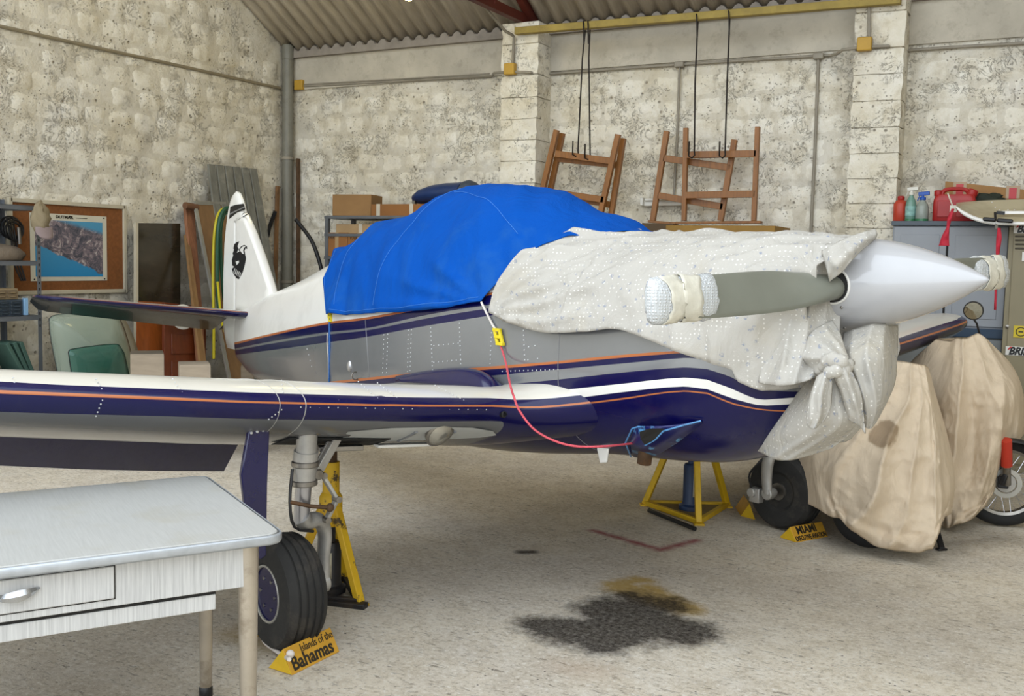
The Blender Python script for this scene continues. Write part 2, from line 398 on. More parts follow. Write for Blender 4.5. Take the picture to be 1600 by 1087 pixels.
# ---- ceiling of corrugated sheets
M_roof = NT('fibre_cement_sheet'); _p = M_roof.pos(); _f1 = M_roof.noise(M_roof.scale(_p, (7, .7, 1)), 2.2, 5, .65)
M_roof.set(col=M_roof.mix(M_roof.map(M_roof.noise(_p, 14, 6, .75), .60, .70, 0, .5), M_roof.ramp(_f1, [(.3, lc('#ABA293')), (.55, lc('#C6BDAE')), (.75, lc('#D8D0C2'))]), lc('#C2BAA8')), rough=.9, spec=.2)
M_roof.bump(M_roof.noise(_p, 45, 4, .7), .35, .004); M_roof = M_roof.m
ceil = MB()
def roof_sheet(x0, ya, za, yb, zb, parent, amp=.026, pitch=.155, ncor=7):
    m = MB(); rows = []; seg = 8
    for (y, z) in ((ya, za), (yb, zb)):
        rows.append([V((x0 + pitch * i / seg, y, z + amp * math.cos(2 * PI * i / seg))) for i in range(ncor * seg + 1)])
    m.grid(rows); o = m.build('roof_sheet', M_roof, parent, angle=60, solid=.008, offset=0); return o
rg = MB(); rg.bar((XL, YE, ZE + .05 + (YB - YE) * SLOPE), (4, YE, ZE + .05 + (YB - YE) * SLOPE), .12, .12); ceiling = struct(rg, 'ceiling', M_roof, angle=0)
x = XL - .02; k = 0
while x < 4:
    roof_sheet(x, YB + .25, ZE + .085 - .25 * SLOPE, 6.2, ZE + .085 + (YB - 6.2) * SLOPE + (k % 2) * .01, ceiling)
    roof_sheet(x, 6.35, ZE + .10 + (YB - 6.35) * SLOPE, YE, ZE + .10 + (YB - YE) * SLOPE, ceiling)
    x += .155 * 7; k += 1
# ---- roof truss on the first pier
M_truss = mat('red_oxide_steel', '#5A2418', .6, .2, var=.2, bump=.2)
TX = -4.78
tr = thing('roof_truss', 'rust red steel roof truss standing on the left pier under the corrugated roof', 'truss', (TX, YB - .2, ZE + .09))
zt = ZE + .13
m = MB(); m.bar((TX, YB - .05, zt), (TX, 4.4, zt), .07, .09); m.build('bottom_chord', M_truss, tr, bevel=.004)
ys = YB - .28
m = MB(); m.bar((TX + .06, YB - .1, zt), (TX + .06, YE + .1, ZE + (YB - YE - .1) * SLOPE - .02), .07, .09); m.build('rafter', M_truss, tr, bevel=.004)
for y in (8.45, 7.2, 5.6):
    m = MB(); m.bar((TX + .02, y, zt), (TX + .02, y, zt + (YB - y) * SLOPE * .93 - .02), .05, .05); m.build('strut', M_truss, tr)
# ---- conduits, junction boxes, drain pipe
M_cond = mat('grey_conduit', '#8C8577', .6, var=.15); M_jbox = mat('ochre_junction_box', '#B08A2E', .55, var=.12)
def W(x, y, off=0.03): return AY(x, y, YB - off)
t = thing('wall_conduit', 'grey conduit running along the back wall with two vertical drops', 'conduit', W(770, 118))
def tube_part(name, pts, r, mt, root, n=8): m = MB(); m.tube(pts, r, n); return m.build(name, mt, root, angle=60)
tube_part('conduit_run', [W(450, 137), W(468, 135), W(600, 128), W(768, 119), AY(772, 114, YB - .31), AY(797, 112, YB - .33), AY(829, 113, YB - .33), AY(834, 114, YB - .28), W(848, 116), W(1000, 105), W(1150, 95), W(1300, 86), AY(1308, 84, YB - .2), AY(1316, 78, YB - .33), AY(1351, 73, YB - .33), AY(1389, 72, YB - .33), AY(1391, 74, YB - .2), W(1400, 80), W(1500, 73), W(1640, 65)], .013, M_cond, t)
tube_part('second_conduit', [W(475, 132), W(600, 125), W(765, 115)], .008, M_cond, t)
tube_part('conduit_drop', [W(1062, 101), W(1058, 210), W(1053, 305)], .012, M_cond, t)
tube_part('conduit_drop', [W(1279, 89), W(1274, 220), W(1266, 385)], .014, M_cond, t)
for (x, y) in ((1062, 101), (1279, 88)):
    m = MB(); m.box(W(x, y, .04), (.09, .06, .05)); m.build('conduit_tee', M_cond, t, bevel=.008)
for i, (x, y, off, lab) in enumerate(((468, 133, .04, 'ochre square junction box beside the corner drain pipe'), (797, 108, .34, 'ochre square junction box on the left pier'), (1351, 69, .34, 'ochre square junction box on the right pier'))):
    m = MB(); c = AY(x, y, YB - off); m.box(c, (.115, .06, .11)); o = m.build('junction_box', M_jbox, None, bevel=.008); tag(o, lab, 'junction box', 'junction boxes')
t = thing('pier_conduit', 'pale conduit rising from the left pier junction box along the truss', 'conduit', AY(800, 100, YB - .34))
tube_part('riser', [AY(801, 100, YB - .33), AY(803, 58, YB - .33), AY(801, 55, YB - .36), AY(790, 49, YB - .5)] + [V((TX - .1, y, ZE + .12 + k)) for y, k in ((8.5, .0), (8.2, .03), (7.8, .05), (7.2, .06), (6, .06))], .014, M_cond, t)
m = MB(); m.tube([AY(1358, 62, YB - .33), AY(1358, -20, YB - .33)], .014); tag(m.build('riser_conduit', M_cond), 'short grey conduit rising from the right pier junction box', 'conduit')
LW = lambda x, y, off=.03: AX(x, y, XL + off)
m = MB(); m.tube([LW(-60, 27), LW(0, 41), LW(130, 70), LW(300, 107), LW(438, 138)], .016); o = m.build('left_wall_conduit', mat('brown_conduit', '#857A63', .6)); tag(o, 'brown conduit sloping along the left wall above the pinboard', 'conduit')
pc = V((XL + .10, YB - .10, 0)); M_pipe = mat('grey_drain', '#77756A', .5, var=.18, vs=3, dirt='#5A5244')
t = thing('drain_pipe', 'thick grey vertical drain pipe in the corner of the hangar', 'pipe', pc)
m = MB(); m.tube([pc, pc + UZ * 3.78], .062, 16); m.build('pipe', M_pipe, t); 
m = MB(); m.lathe(pc + UZ * 3.72, UZ, [(.068, 0), (.068, .14), (.06, .16), (.03, .165)], 16); m.build('pipe_socket', M_pipe, t)
for z in (1.2, 2.6): m = MB(); m.lathe(pc + UZ * z, UZ, [(.066, 0), (.072, .004), (.072, .03), (.066, .034)], 16); m.build('pipe_clip', M_cond, t)
M_rust = mat('rusty_bar', '#5B4531', .8, .3, var=.35, vs=12, bump=.4, dirt='#8A5A35')
m = MB(); a = FL(449, 560); a = V((XL + .24, YB - .07, 0)); m.bar(a, a + V((-.03, .02, 2.62)), .05, .022); tag(m.build('steel_flat_bar', M_rust, bevel=.003), 'rusty flat steel bar standing right against the drain pipe', 'bar')
m = MB(); a = V((XL + .06, YB - .30, 0)); m.bar(a, a + V((-.02, .1, 2.3)), .035, .035); tag(m.build('wooden_batten', mat('old_batten', '#7B5A3A', .8, var=.3)), 'narrow brown batten leaning left of the drain pipe', 'batten')
# ---- eave beam, hooked rods, trestle frames
M_beam = mat('ochre_beam', '#96823F', .7, var=.18, dirt='#6A5A38')
def eb(x, y): return AY(x, y, YB - .36)
m = MB(); m.bar(eb(806, 49), eb(1408, 0), .07, .065); tag(m.build('eave_beam', M_beam, bevel=.005), 'ochre yellow steel beam running between the piers below the eaves', 'beam')
M_rod = mat('black_iron_rod', '#2A2420', .6, .5, var=.3)
def rod(pts, label):
    q = [eb(*p) for p in pts]; m = MB(); x0 = q[0]
    hook = [x0 + V((.045 * math.cos(a) + .0, .05 * math.sin(a), .0)) for a in ()]
    top = [x0 + V((.03, -.05, -.16)), x0 + V((.02, -.05, .01)), x0 + V((.01, -.03, .05)), x0 + V((0, .03, .05)), x0 + V((0, .045, .02))]
    b = q[-1]; bot = [b + V((0, .01, -.03)), b + V((-.02, .0, -.055)), b + V((-.045, -.02, -.04)), b + V((-.045, -.02, .09))]
    m.tube(top + q[1:] + bot, .0075, 6); tag(m.build('hanging_rod', M_rod, angle=60), label, 'rod', 'iron rods hooked over the eave beam')
rod([(912, 43), (910, 90), (903, 235)], 'hooked black iron rod hanging over the left trestle, left one of the pair')
rod([(919, 43), (920, 90), (922, 240)], 'hooked black iron rod hanging over the left trestle, right one of the pair')
rod([(1088, 32), (1086, 130), (1085, 237)], 'hooked black iron rod reaching the upright trestle, left one of the pair')
rod([(1138, 27), (1136, 130), (1133, 237)], 'hooked black iron rod reaching the upright trestle, right one of the pair')
M_tw = mat('varnished_trestle_wood', '#86551F', .5, var=.25, vs=3, stretch=(14, 14, 1.5), coat=.1)
def frame(legs, rails, foot, off, label, w=.05):
    pts = [AY(*p, YB - off) for l in legs for p in l]; base = min(pts, key=lambda p: p.z)
    t = thing('trestle_frame', label, 'trestle', base, 'wooden trestle frames on the back wall')
    for a, b in legs: m = MB(); m.bar(AY(*a, YB - off), AY(*b, YB - off), w, .045, (0, 1, 0)); m.build('leg', M_tw, t, bevel=.003)
    for a, b in rails: m = MB(); m.bar(AY(*a, YB - off - .005), AY(*b, YB - off - .005), .035, .06, (0, 0, 1)); m.build('rail', M_tw, t, bevel=.003)
    if foot: m = MB(); m.bar(AY(*foot[0], YB - off), AY(*foot[1], YB - off), .08, .022, (0, 0, 1)); m.build('foot_rail', M_tw, t, bevel=.003)
frame([((870, 203), (846, 305)), ((966, 210), (936, 345))], [((868, 240), (957, 252)), ((850, 298), (944, 312))], None, .34, 'brown trestle frame nearest the viewer in the left hanging pair')
frame([((879, 208), (857, 310)), ((974, 216), (953, 348))], [((872, 248), (964, 258)), ((858, 303), (955, 320))], None, .24, 'brown trestle frame at the wall side of the left hanging pair')
frame([((1042, 205), (1020, 345)), ((1148, 218), (1126, 345))], [((1037, 247), (1142, 262)), ((1028, 305), (1130, 323))], ((1014, 346), (1058, 349)), .18, 'tilted brown trestle frame behind the upright one')
frame([((1072, 200), (1069, 345)), ((1184, 198), (1178, 345))], [((1074, 242), (1182, 240)), ((1072, 305), (1181, 303))], ((1058, 348), (1190, 347)), .26, 'upright brown trestle frame at the right of the hanging trestles', .042)
t = thing('tube_lamp', 'white tube lamp fixed low on the back wall behind the trestles', 'lamp', W(1040, 316))
M_wp = mat('white_plastic', '#D8D5CA', .4)
tube_part('lamp_tube', [W(1008, 312, .07), W(1066, 311, .07)], .014, M_wp, t); m = MB(); m.bar(W(1002, 318, .03), W(1066, 317, .03), .05, .05); m.build('lamp_body', M_wp, t, bevel=.005)
m = MB(); m.box(W(1004, 315, .06), (.03, .07, .075)); m.build('end_cap', M_wp, t, bevel=.006)
# ---- ceiling lamp, lit
t = thing('ceiling_lamp', 'lit ceiling tube lamp at the top edge hanging from the truss', 'lamp', AD(636, -14, 9.6))
n = NT('lit_lamp'); n.p.inputs['Emission Color'].default_value = (1, .83, .35, 1); n.p.inputs['Emission Strength'].default_value = 40; M_lit = n.m
a = AD(640, -6, 9.2); m = MB(); m.tube([a, a + V((0, -1.2, .01))], .045, 12); m.build('lamp_tube', M_lit, t)
m = MB(); m.box(a + V((0, -.6, .09)), (.16, 1.3, .07)); m.build('lamp_housing', M_wp, t, bevel=.01)
m = MB(); m.tube([a + V((0, -.3, .12)), a + V((0, -.3, 1.1))], .006); m.build('hanger', M_rod, t)
# ================================================================== AEROPLANE
M_white = mat('gloss_white_paint', '#E4E2DC', .22, var=.04, coat=.5)
NAVY, SILV, WHIT, ORNG = lc('#080740'), lc('#8F9194'), lc('#E4E2DC'), lc('#B0673C')
def livery(name, stops):
    n = NT(name); a = n.node('ShaderNodeAttribute', attribute_name='band')
    f = n.math('DIVIDE', a.outputs['Fac'], 16.0)
    st = [(p / 16.0, c) for p, c in stops]
    col = n.ramp(f, st, 'CONSTANT'); met = n.ramp(f, [(p, .55 if c == SILV else 0.0) for p, c in st], 'CONSTANT')
    dirt = n.noise(n.obj(), 5, 5, .65); col = n.mix(n.map(dirt, .5, .75, 0, .12), col, lc('#5A5448'))
    n.set(col=col, metal=met, rough=.20, coat=.15, coatr=.06, spec=.35)
    return n.m
M_wing = livery('wing_livery', [(0, lc('#626365')), (1, NAVY), (2, ORNG), (3, NAVY), (4, lc('#D0CBBF'))])  # underside silver darkened: the shade beneath the wing is put into its colour
M_navy = mat('gloss_navy_paint', '#080740', .25, .0, var=.08, coat=.3)
M_silver = mat('silver_paint', '#8F9194', .3, .5, var=.08, coat=.4)
M_steel = mat('worn_steel', '#8E8A84', .35, .9, var=.2, vs=14, dirt='#5C4A38', dirtamt=.5)
M_chrome = mat('chrome_oleo', '#B4B4B8', .28, .85, var=.05)
M_cast = mat('cast_alloy', '#A9A6A0', .45, .45, var=.18, vs=12, bump=.15)
M_rub = mat('tyre_rubber', '#262523', .8, var=.25, vs=10, bump=.3, bs=80, dirt='#5A5248', dirtamt=.35)
M_black = mat('black_paint', '#121215', .45)
M_dark = mat('dark_interior', '#1A1917', .8)
plane = thing('aeroplane', 'low wing white, navy and silver aeroplane with covered canopy and cowling', 'aeroplane', P(0, 0, 0))

FUS = [(-4.05, 1.12, .70, .035), (-3.75, 1.16, .60, .085), (-3.4, 1.245, .55, .15), (-2.9, 1.36, .51, .23), (-2.45, 1.485, .49, .305), (-1.7, 1.70, .49, .42), (-.85, 1.865, .52, .51), (-.5, 1.865, .545, .53), (-.2, 1.80, .58, .535), (.1, 1.69, .625, .53), (.32, 1.615, .66, .52), (.9, 1.62, .72, .475), (1.2, 1.615, .83, .40), (1.34, 1.60, .98, .32), (1.40, 1.57, 1.10, .25)]
fu_t = [(k[0], k[1]) for k in FUS]; fu_b = [(k[0], k[2]) for k in FUS]; fu_h = [(k[0], k[3]) for k in FUS]
def sect(t):
    top, bot, hw = interp(fu_t, t), interp(fu_b, t), interp(fu_h, t); k = smooth01((t + .1) / .5)
    fc = lerp(.42, .47, k); return top, bot, hw, bot + (top - bot) * fc, lerp(1.95, 2.35, k), 2.5
def hwid(t, w, grow=0):
    top, bot, hw, zc, n1, n2 = sect(t); top += grow; hw += grow; bot -= grow
    a, n = ((w - zc) / (top - zc), n1) if w > zc else ((zc - w) / (zc - bot), n2)
    return hw * max(0, 1 - min(1, max(0, a)) ** n) ** (1 / n)
def ringpt(t, th, grow=0.0):                                     # th 0 = starboard waist, pi/2 = top, pi = port waist
    top, bot, hw, zc, n1, n2 = sect(t); c, s_ = math.cos(th), math.sin(th); n = n1 if s_ > 0 else n2
    h = (top - zc + grow) if s_ > 0 else (zc - bot + grow)
    return ((hw + grow) * math.copysign(abs(c) ** (2 / n), c), zc + h * math.copysign(abs(s_) ** (2 / n), s_))
def ang_of(t, w, grow=0.0):
    top, bot, hw, zc, n1, n2 = sect(t)
    if w > zc: return math.asin(min(1, (w - zc) / (top - zc + grow)) ** (n1 / 2))
    return -math.asin(min(1, (zc - w) / (zc - bot + grow)) ** (n2 / 2))
def surf(x, y, grow=0.0):                                        # where a pixel ray meets the starboard side
    s = .45
    for _ in range(12):
        t, _s, w = onS(x, y, s); s = lerp(s, hwid(min(1.4, max(-4.05, t)), w, grow), .7)
    return t, s, w
BANDPX = [
 [(354, 537), (511, 503), (573, 495.5), (671, 477), (765, 457)],
 [(354, 540), (511, 506.5), (573, 499), (671, 480.5), (765, 461)],
 [(354, 546), (510, 519), (573, 512.5), (671, 491), (765, 476)],
 [(354, 549), (510, 523), (573, 516), (671, 496.5), (765, 481.5)],
 [(354, 556), (510, 535), (573, 526), (671, 508), (765, 493)],
 [(573, 590), (671, 580), (765, 572.5), (860, 565), (985, 553), (1050, 548.5), (1085, 547.5), (1120, 551), (1180, 575), (1260, 597)],
 [(573, 594), (671, 584), (765, 577), (860, 569), (985, 557.5), (1050, 552.5), (1085, 551), (1120, 555), (1180, 579), (1260, 600)],
 [(573, 602), (671, 593), (765, 587), (860, 578), (985, 566.5), (1050, 560.5), (1085, 559), (1110, 561), (1141, 571), (1173, 588), (1260, 606)],
 [(573, 620), (671, 612), (765, 603), (860, 594), (985, 580.6), (1050, 575), (1085, 574), (1110, 577), (1141, 588), (1173, 606), (1215, 612), (1260, 612)],
 [(573, 640), (671, 630), (765, 620), (860, 611), (985, 598), (1050, 591), (1085, 590), (1110, 594), (1141, 606), (1173, 621), (1215, 624), (1260, 619)],
 [(573, 660), (671, 650), (790, 637), (860, 627.5), (985, 611), (1050, 604.5), (1085, 604), (1110, 609), (1141, 621), (1173, 631.5), (1215, 633), (1260, 627)],
 [(573, 668), (671, 658), (800, 644), (860, 636), (985, 620), (1050, 611), (1085, 610), (1110, 614), (1141, 628), (1173, 637), (1230, 641)],
 [(573, 671), (671, 661), (800, 647), (860, 638.5), (985, 622.5), (1050, 613), (1085, 612), (1110, 616.5), (1141, 630.5), (1173, 639), (1230, 643)]]
BAND = []
for b in BANDPX:
    q = sorted((lambda r: (r[0], r[2]))(surf(x, y)) for x, y in b); BAND.append(q)
def livery_exact(name, cols):
    """paint scheme in the aeroplane's own frame: stripe edges are curves of height over length"""
    n = NT(name); o = n.obj(); d = n.node('ShaderNodeVectorMath', operation='DOT_PRODUCT'); n.link(o, d.inputs[0]); d.inputs[1].default_value = tuple(FWD)
    t = n.math('MULTIPLY', n.math('ADD', d.outputs['Value'], 4.3), 1 / 5.9); sx = n.node('ShaderNodeSeparateXYZ'); n.link(o, sx.inputs[0]); w = n.math('MULTIPLY', sx.outputs[2], .5)
    cnt = None; prev = {}
    for b in BAND:
        c = n.node('ShaderNodeFloatCurve'); cm = c.mapping; cm.use_clip = False; cv = cm.curves[0]; K = 70
        for k in range(K + 1):
            tt = -4.3 + 5.9 * k / K; y = lin(b, tt) if tt < b[0][0] or tt > b[-1][0] else interp(b, tt)
            if k in prev: y = min(y, prev[k] - .003)
            prev[k] = y; yy = min(1, max(0, y * .5))
            if k == 0: pt = cv.points[0]; pt.location = (0, yy)
            elif k == K: pt = cv.points[len(cv.points) - 1]; pt.location = (1, yy)
            else: pt = cv.points.new(k / K, yy)
            pt.handle_type = 'VECTOR'
        cm.update(); n.link(t, c.inputs['Value'])
        g = n.math('LESS_THAN', w, c.outputs[0]); cnt = g if cnt is None else n.math('ADD', cnt, g)
    f = n.math('DIVIDE', n.math('ADD', cnt, .5), 16.0); st = [(k / 16.0, c) for k, c in enumerate(cols)]
    col = n.ramp(f, st, 'CONSTANT'); met = n.ramp(f, [(k, .55 if c == SILV else 0.0) for k, c in st], 'CONSTANT')
    dirt = n.noise(o, 5, 5, .65); col = n.mix(n.map(dirt, .5, .75, 0, .12), col, lc('#5A5448'))
    n.set(col=col, metal=met, rough=.20, coat=.15, coatr=.06, spec=.35); return n.m
M_fus = livery_exact('fuselage_livery', [WHIT, ORNG, NAVY, SILV, NAVY, SILV, ORNG, NAVY, SILV, NAVY, WHIT, NAVY, ORNG, NAVY])
NR = 140
def tgrid(): return [-4.05 + 5.45 * i / 130 for i in range(131)]
m = MB(); rings = []
for t in tgrid(): rings.append([P(t, s, w) for s, w in (ringpt(t, 2 * PI * j / NR + .001) for j in range(NR))])
m.loft(rings); fus = m.build('fuselage', M_fus, plane, angle=40)
# ---- rivets and seams
M_rivet = mat('bare_rivet', '#D0D0D0', .35, .6)
def rivets(px, n, mb, grow=.001, r=.0034):
    for (a, b) in px:
        k = max(2, n if n else int(math.hypot(b[0]-a[0], b[1]-a[1]) / 6))
        for i in range(k):
            x, y = lerp(a[0], b[0], i / (k - 1)), lerp(a[1], b[1], i / (k - 1)); t, s, w = surf(x, y)
            if t < 1.35: mb.sphere(P(t, s, w), r, 6, 4)
rv = MB()
rivets([((606, 522), (604, 582)), ((600, 523), (598, 582)), ((638, 516), (637, 580)), ((643, 515), (641, 579)), ((673, 512), (676, 578)), ((718, 505), (720, 568)), ((678, 540), (716, 536)), ((678, 566), (720, 562)), ((768, 520), (766, 568)), ((818, 516), (820, 562)), ((826, 542), (836, 540)), ((825, 562), (840, 560)), ((785, 580), (872, 577)), ((480, 545), (487, 572))], 0, rv)
o = rv.build('rivets', M_rivet, fus); o['kind'] = 'stuff'
sm = MB()
def seam(px, mb, r=.0018, grow=.0):
    q = [];
    for i in range(len(px) - 1):
        for k in range(8): q.append((lerp(px[i][0], px[i+1][0], k / 8), lerp(px[i][1], px[i+1][1], k / 8)))
    q.append(px[-1]); mb.tube([P(*(lambda z: (z[0], z[1] + .0005, z[2]))(surf(*p))) for p in q], r, 6)
seam([(571, 500), (574, 545), (577, 588)], sm); sm2 = MB(); t_s = surf(872, 575)[0]; sm2.tube([P(t_s, s + .0006, w) for s, w in (ringpt(t_s, lerp(.45, -1.25, k / 40)) for k in range(41))], .0016, 6)
sm2.build('panel_seam', mat('seam_bright', '#8A8A8C', .35, .5), fus)
o = sm.build('panel_seam', mat('seam_bright', '#8A8A8C', .35, .5), fus)
# tail: white fillet line
# ---- wings
def naca(k, th=.122):                                             # thickness / camber, k = x/c
    y = 5 * th * (.2969 * math.sqrt(k) - .126 * k - .3516 * k * k + .2843 * k ** 3 - .1015 * k ** 4)
    c = .013 * (1 - ((k - .16) / .16) ** 2) if k < .16 else .013 * max(0, 1 - ((k - .16) / .84)) ** 1.15
    return c + y, c - y * 1.8
LE_T = [(.38, .74), (.47, .56), (.55, .43), (.65, .325), (.78, .275), (1.1, .280), (1.85, .26), (3.1, .13), (4.3, -.02)]
_b11 = lambda t: interp(BAND[11], t) - .0150
LE_W = [(.38, _b11(.74)), (.47, _b11(.56)), (.55, _b11(.43)), (.65, .5 * _b11(.325) + .5 * .908), (.78, .913), (1.2, .945), (1.85, 1.004), (2.64, 1.08), (4.3, 1.255)]
CH = [(.4, 1.62), (1.85, 1.52), (4.3, 1.02)]
def wing_sec(s, cut=1.0, tip=0.0, N=34):
    """ring of points (t, w) with the livery coordinate; cut = fraction of the chord kept"""
    a = abs(s); tl, wl, c = lin(LE_T, a), lin(LE_W, a), lin(CH, a); inc = math.radians(lerp(8.5, 6.5, min(1, a / 4.3))); th = .122
    if tip: sq = math.sqrt(max(.0004, 1 - tip * tip)); tl -= c * .32 * (1 - sq); c *= lerp(.35, 1, sq); th *= lerp(.25, 1, sq)
    out = []
    ks = [cut * (1 - math.cos(PI * .5 * (1 - i / N))) for i in range(N)] + [0.0]
    for i, k in enumerate(ks): out.append((k, naca(k, th)[0], 1))
    for k in reversed(ks[:-1]): out.append((k, naca(k, th)[1], 0))
    ring = []; at = []
    for k, z, upr in out:
        x, zz = -k * c, z * c; t = tl + x * math.cos(inc) + zz * math.sin(inc) ; w = wl + x * math.sin(inc) + zz * math.cos(inc)
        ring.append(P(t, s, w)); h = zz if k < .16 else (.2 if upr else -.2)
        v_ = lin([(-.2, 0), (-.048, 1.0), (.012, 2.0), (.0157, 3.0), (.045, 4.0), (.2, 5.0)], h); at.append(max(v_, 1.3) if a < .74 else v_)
    return ring, at
def wing(sg, tips, flap):
    W_ = MB(); att = []; rings = []
    ss = [.38 + i * .06 for i in range(200) if .38 + i * .06 < tips] ; cutf = .74
    for a in ss:
        r, at = wing_sec(sg * a, cutf if flap[0] <= a <= flap[1] else 1.0); rings.append(r); att += at
    for k in (.25, .45, .62, .76, .87, .94, .98, .999):
        a = tips + (k) * .34; r, at = wing_sec(sg * a, 1.0, k); rings.append(r); att += at
    W_.loft(rings); o = W_.build('wing', M_wing, plane, angle=45, attrs={'band': att})
    # drooped panel behind the cut
    fm = MB(); fr = []
    droop = math.radians(36)
    for i in range(9):
        a = lerp(flap[0] + .02, flap[1] - .02, i / 8); tl, wl, c = lin(LE_T, a), lin(LE_W, a), lin(CH, a); inc = math.radians(lerp(8.5, 6.5, a / 4.3))
        k = cutf + .005; up, lo = naca(k); mid = (up + lo) / 2
        hx, hz = tl - k * c * math.cos(inc) + mid * c * math.sin(inc), wl - k * c * math.sin(inc) + mid * c * math.cos(inc)
        L = c * (1 - k) * 1.2; tk = (up - lo) * c * .46; d = inc + droop; ring = []
        for (q, z) in ((-.03, 0), (0, .9), (.15, 1), (.5, .62), (1, .06), (1, -.06), (.5, -.62), (.15, -1), (0, -.9)):
            ring.append(P(hx - q * L * math.cos(d) + z * tk * math.sin(d), sg * a, hz - q * L * math.sin(d) + z * tk * math.cos(d)))
        fr.append(ring)
    fm.loft(fr); fm.build('aileron', M_navy, plane, angle=35)
    return o
wing_r = wing(1, 4.0, (1.30, 3.9)); wing_l = wing(-1, 3.35, (1.30, 3.1))
def wsurf(x, y):                                                 # pixel onto the starboard wing's front, by marching sections
    best = None
    for i in range(240):
        t = .40 - i * .004; tt, s, w = onT(x, y, t); a = abs(s)
        tl, wl, c = lin(LE_T, a), lin(LE_W, a), lin(CH, a); inc = math.radians(lerp(8.5, 6.5, min(1, a / 4.3)))
        dx, dz = t - tl, w - wl; k = (-dx * math.cos(inc) - dz * math.sin(inc)) / c; z = (-dx * -math.sin(inc) + dz * math.cos(inc)) / c
        z = (dz * math.cos(inc) + dx * math.sin(inc)) / c
        if k > 0:
            u, l = naca(min(k, .99), .122)
            if l <= z <= u: return (t, s, w)
    return None
rv = MB()
for a, b in [((20, 590), (28, 612)), ((150, 592), (165, 618)), ((270, 592), (288, 618)), ((160, 625), (150, 650)), ((440, 594), (445, 632)), ((560, 596), (590, 622)), ((590, 598), (630, 628)), ((680, 602), (730, 628)), ((420, 655), (440, 640)), ((470, 636), (760, 640)), ((500, 624), (760, 636))]:
    k = int(math.hypot(b[0]-a[0], b[1]-a[1]) / (6 if abs(b[0]-a[0]) < 60 else 14))
    for i in range(k + 1):
        q = wsurf(lerp(a[0], b[0], i / k), lerp(a[1], b[1], i / k))
        if q: rv.sphere(P(*q), .003, 6, 4)
o = rv.build('rivets', M_rivet, wing_r); o['kind'] = 'stuff'
sm = MB()
for s, cl in ((1.64, .0018), (1.74, .0014)):
    r, at = wing_sec(s); sm.tube([p + UZ * .0006 for p in r[14:44]], cl, 6)
sm.build('joint_strip', mat('joint_strip_paint', '#ABA8A2', .4), wing_r)
# root fillet over the trailing shoulder of the wing root
def fillet(top, bot):
    rows = []
    for (a, b) in zip(curve_pts([V((x, y, 0)) for x, y in top], 28), curve_pts([V((x, y, 0)) for x, y in bot], 28)):
        p = P(*surf(a.x, a.y)); d0 = (p - EYE).dot(FW); k = len(rows) / 27
        q = EYE + ray(b.x, b.y) * (d0 - lerp(.20, .05, smooth01((k - .6) / .4))); row = []
        for j in range(9):
            f = j / 8; row.append(p.lerp(q, f) + (UZ * .035 + (EYE - p).normalized() * .02) * math.sin(PI * f) * math.sin(PI * min(1, .1 + k * .9)) - UZ * (.05 * max(0, f - .85)))
        rows.append(row)
    m = MB(); m.grid(rows); return m.build('wing_root_fillet', M_navy, plane, angle=60, solid=.003)
fillet([(618, 588.5), (660, 582), (700, 577.5), (735, 577), (760, 583), (780, 596), (800, 611)], [(618, 594), (660, 596), (700, 600), (735, 605), (760, 610), (780, 614), (802, 617)])
# landing light bay in the leading edge underside
def under(s, k, off=.0):
    tl, wl, c = lin(LE_T, s), lin(LE_W, s), lin(CH, s); inc = math.radians(lerp(8.5, 6.5, s / 4.3)); z = naca(k, .122)[1] * c - off; x = -k * c
    return P(tl + x * math.cos(inc) + z * math.sin(inc), s, wl + x * math.sin(inc) + z * math.cos(inc))
bay = MB(); 
poly = [(1.42, .05), (1.25, .030), (1.05, .026), (.86, .030), (.74, .045), (.70, .07), (.74, .10), (.95, .13), (1.15, .14), (1.38, .13)]
rows = []
for q in (0, .45, .8, 1.0):
    rows.append([under(lerp(1.02, s, q), lerp(.08, k, q), .003) for s, k in poly])
bay.loft(rows, True, True); bay.build('landing_light_bay', mat('primer_grey', '#B9BCBB', .45, var=.1), wing_r, angle=40)
c0 = under(1.00, .05, .006); ax = (FWD * .8 - UZ * .5).normalized()
m = MB(); m.lathe(c0, ax, [(.062, -.01), (.066, .008), (.058, .014)], 20); m.build('lamp_rim', M_steel, wing_r)
g = MB(); g.lathe(c0, ax, [(.057, .012), (.045, .024), (.02, .031), (.001, .033)], 20); g.build('lamp_lens', mat('lamp_lens', '#A7A49A', .08, .7), wing_r)
for s in (.93, 1.12): m = MB(); m.bar(under(s, .042, .007), under(s, .125, .007), .012, .012); m.build('bay_rib', M_silver, wing_r)
m = MB(); rows = [[under(lerp(1.18, 1.62, i / 8), lerp(.10, .20, j / 3), .003 - .02 * 0) for j in range(4)] for i in range(9)]; m.grid(rows); m.build('wheel_bay', M_dark, wing_r, solid=.004)
m = MB(); m.bar(under(.95, .135, .02), under(1.2, .15, .02), .05, .012); m.build('bay_door', M_white, wing_r, bevel=.003)
m = MB(); m.bar(under(1.28, .13, .03), under(1.45, .16, .03), .05, .02); m.build('bay_bracket', M_steel, wing_r, bevel=.003)
# dark stall inlet bolt at the root
m = MB(); q = wsurf(786, 647) or (.3, .72, .9); m.lathe(P(*q), (FWD + UZ * .1), [(.014, -.01), (.014, .008), (.009, .01), (.009, .004)], 14); m.build('pitot_port', M_black, wing_r)
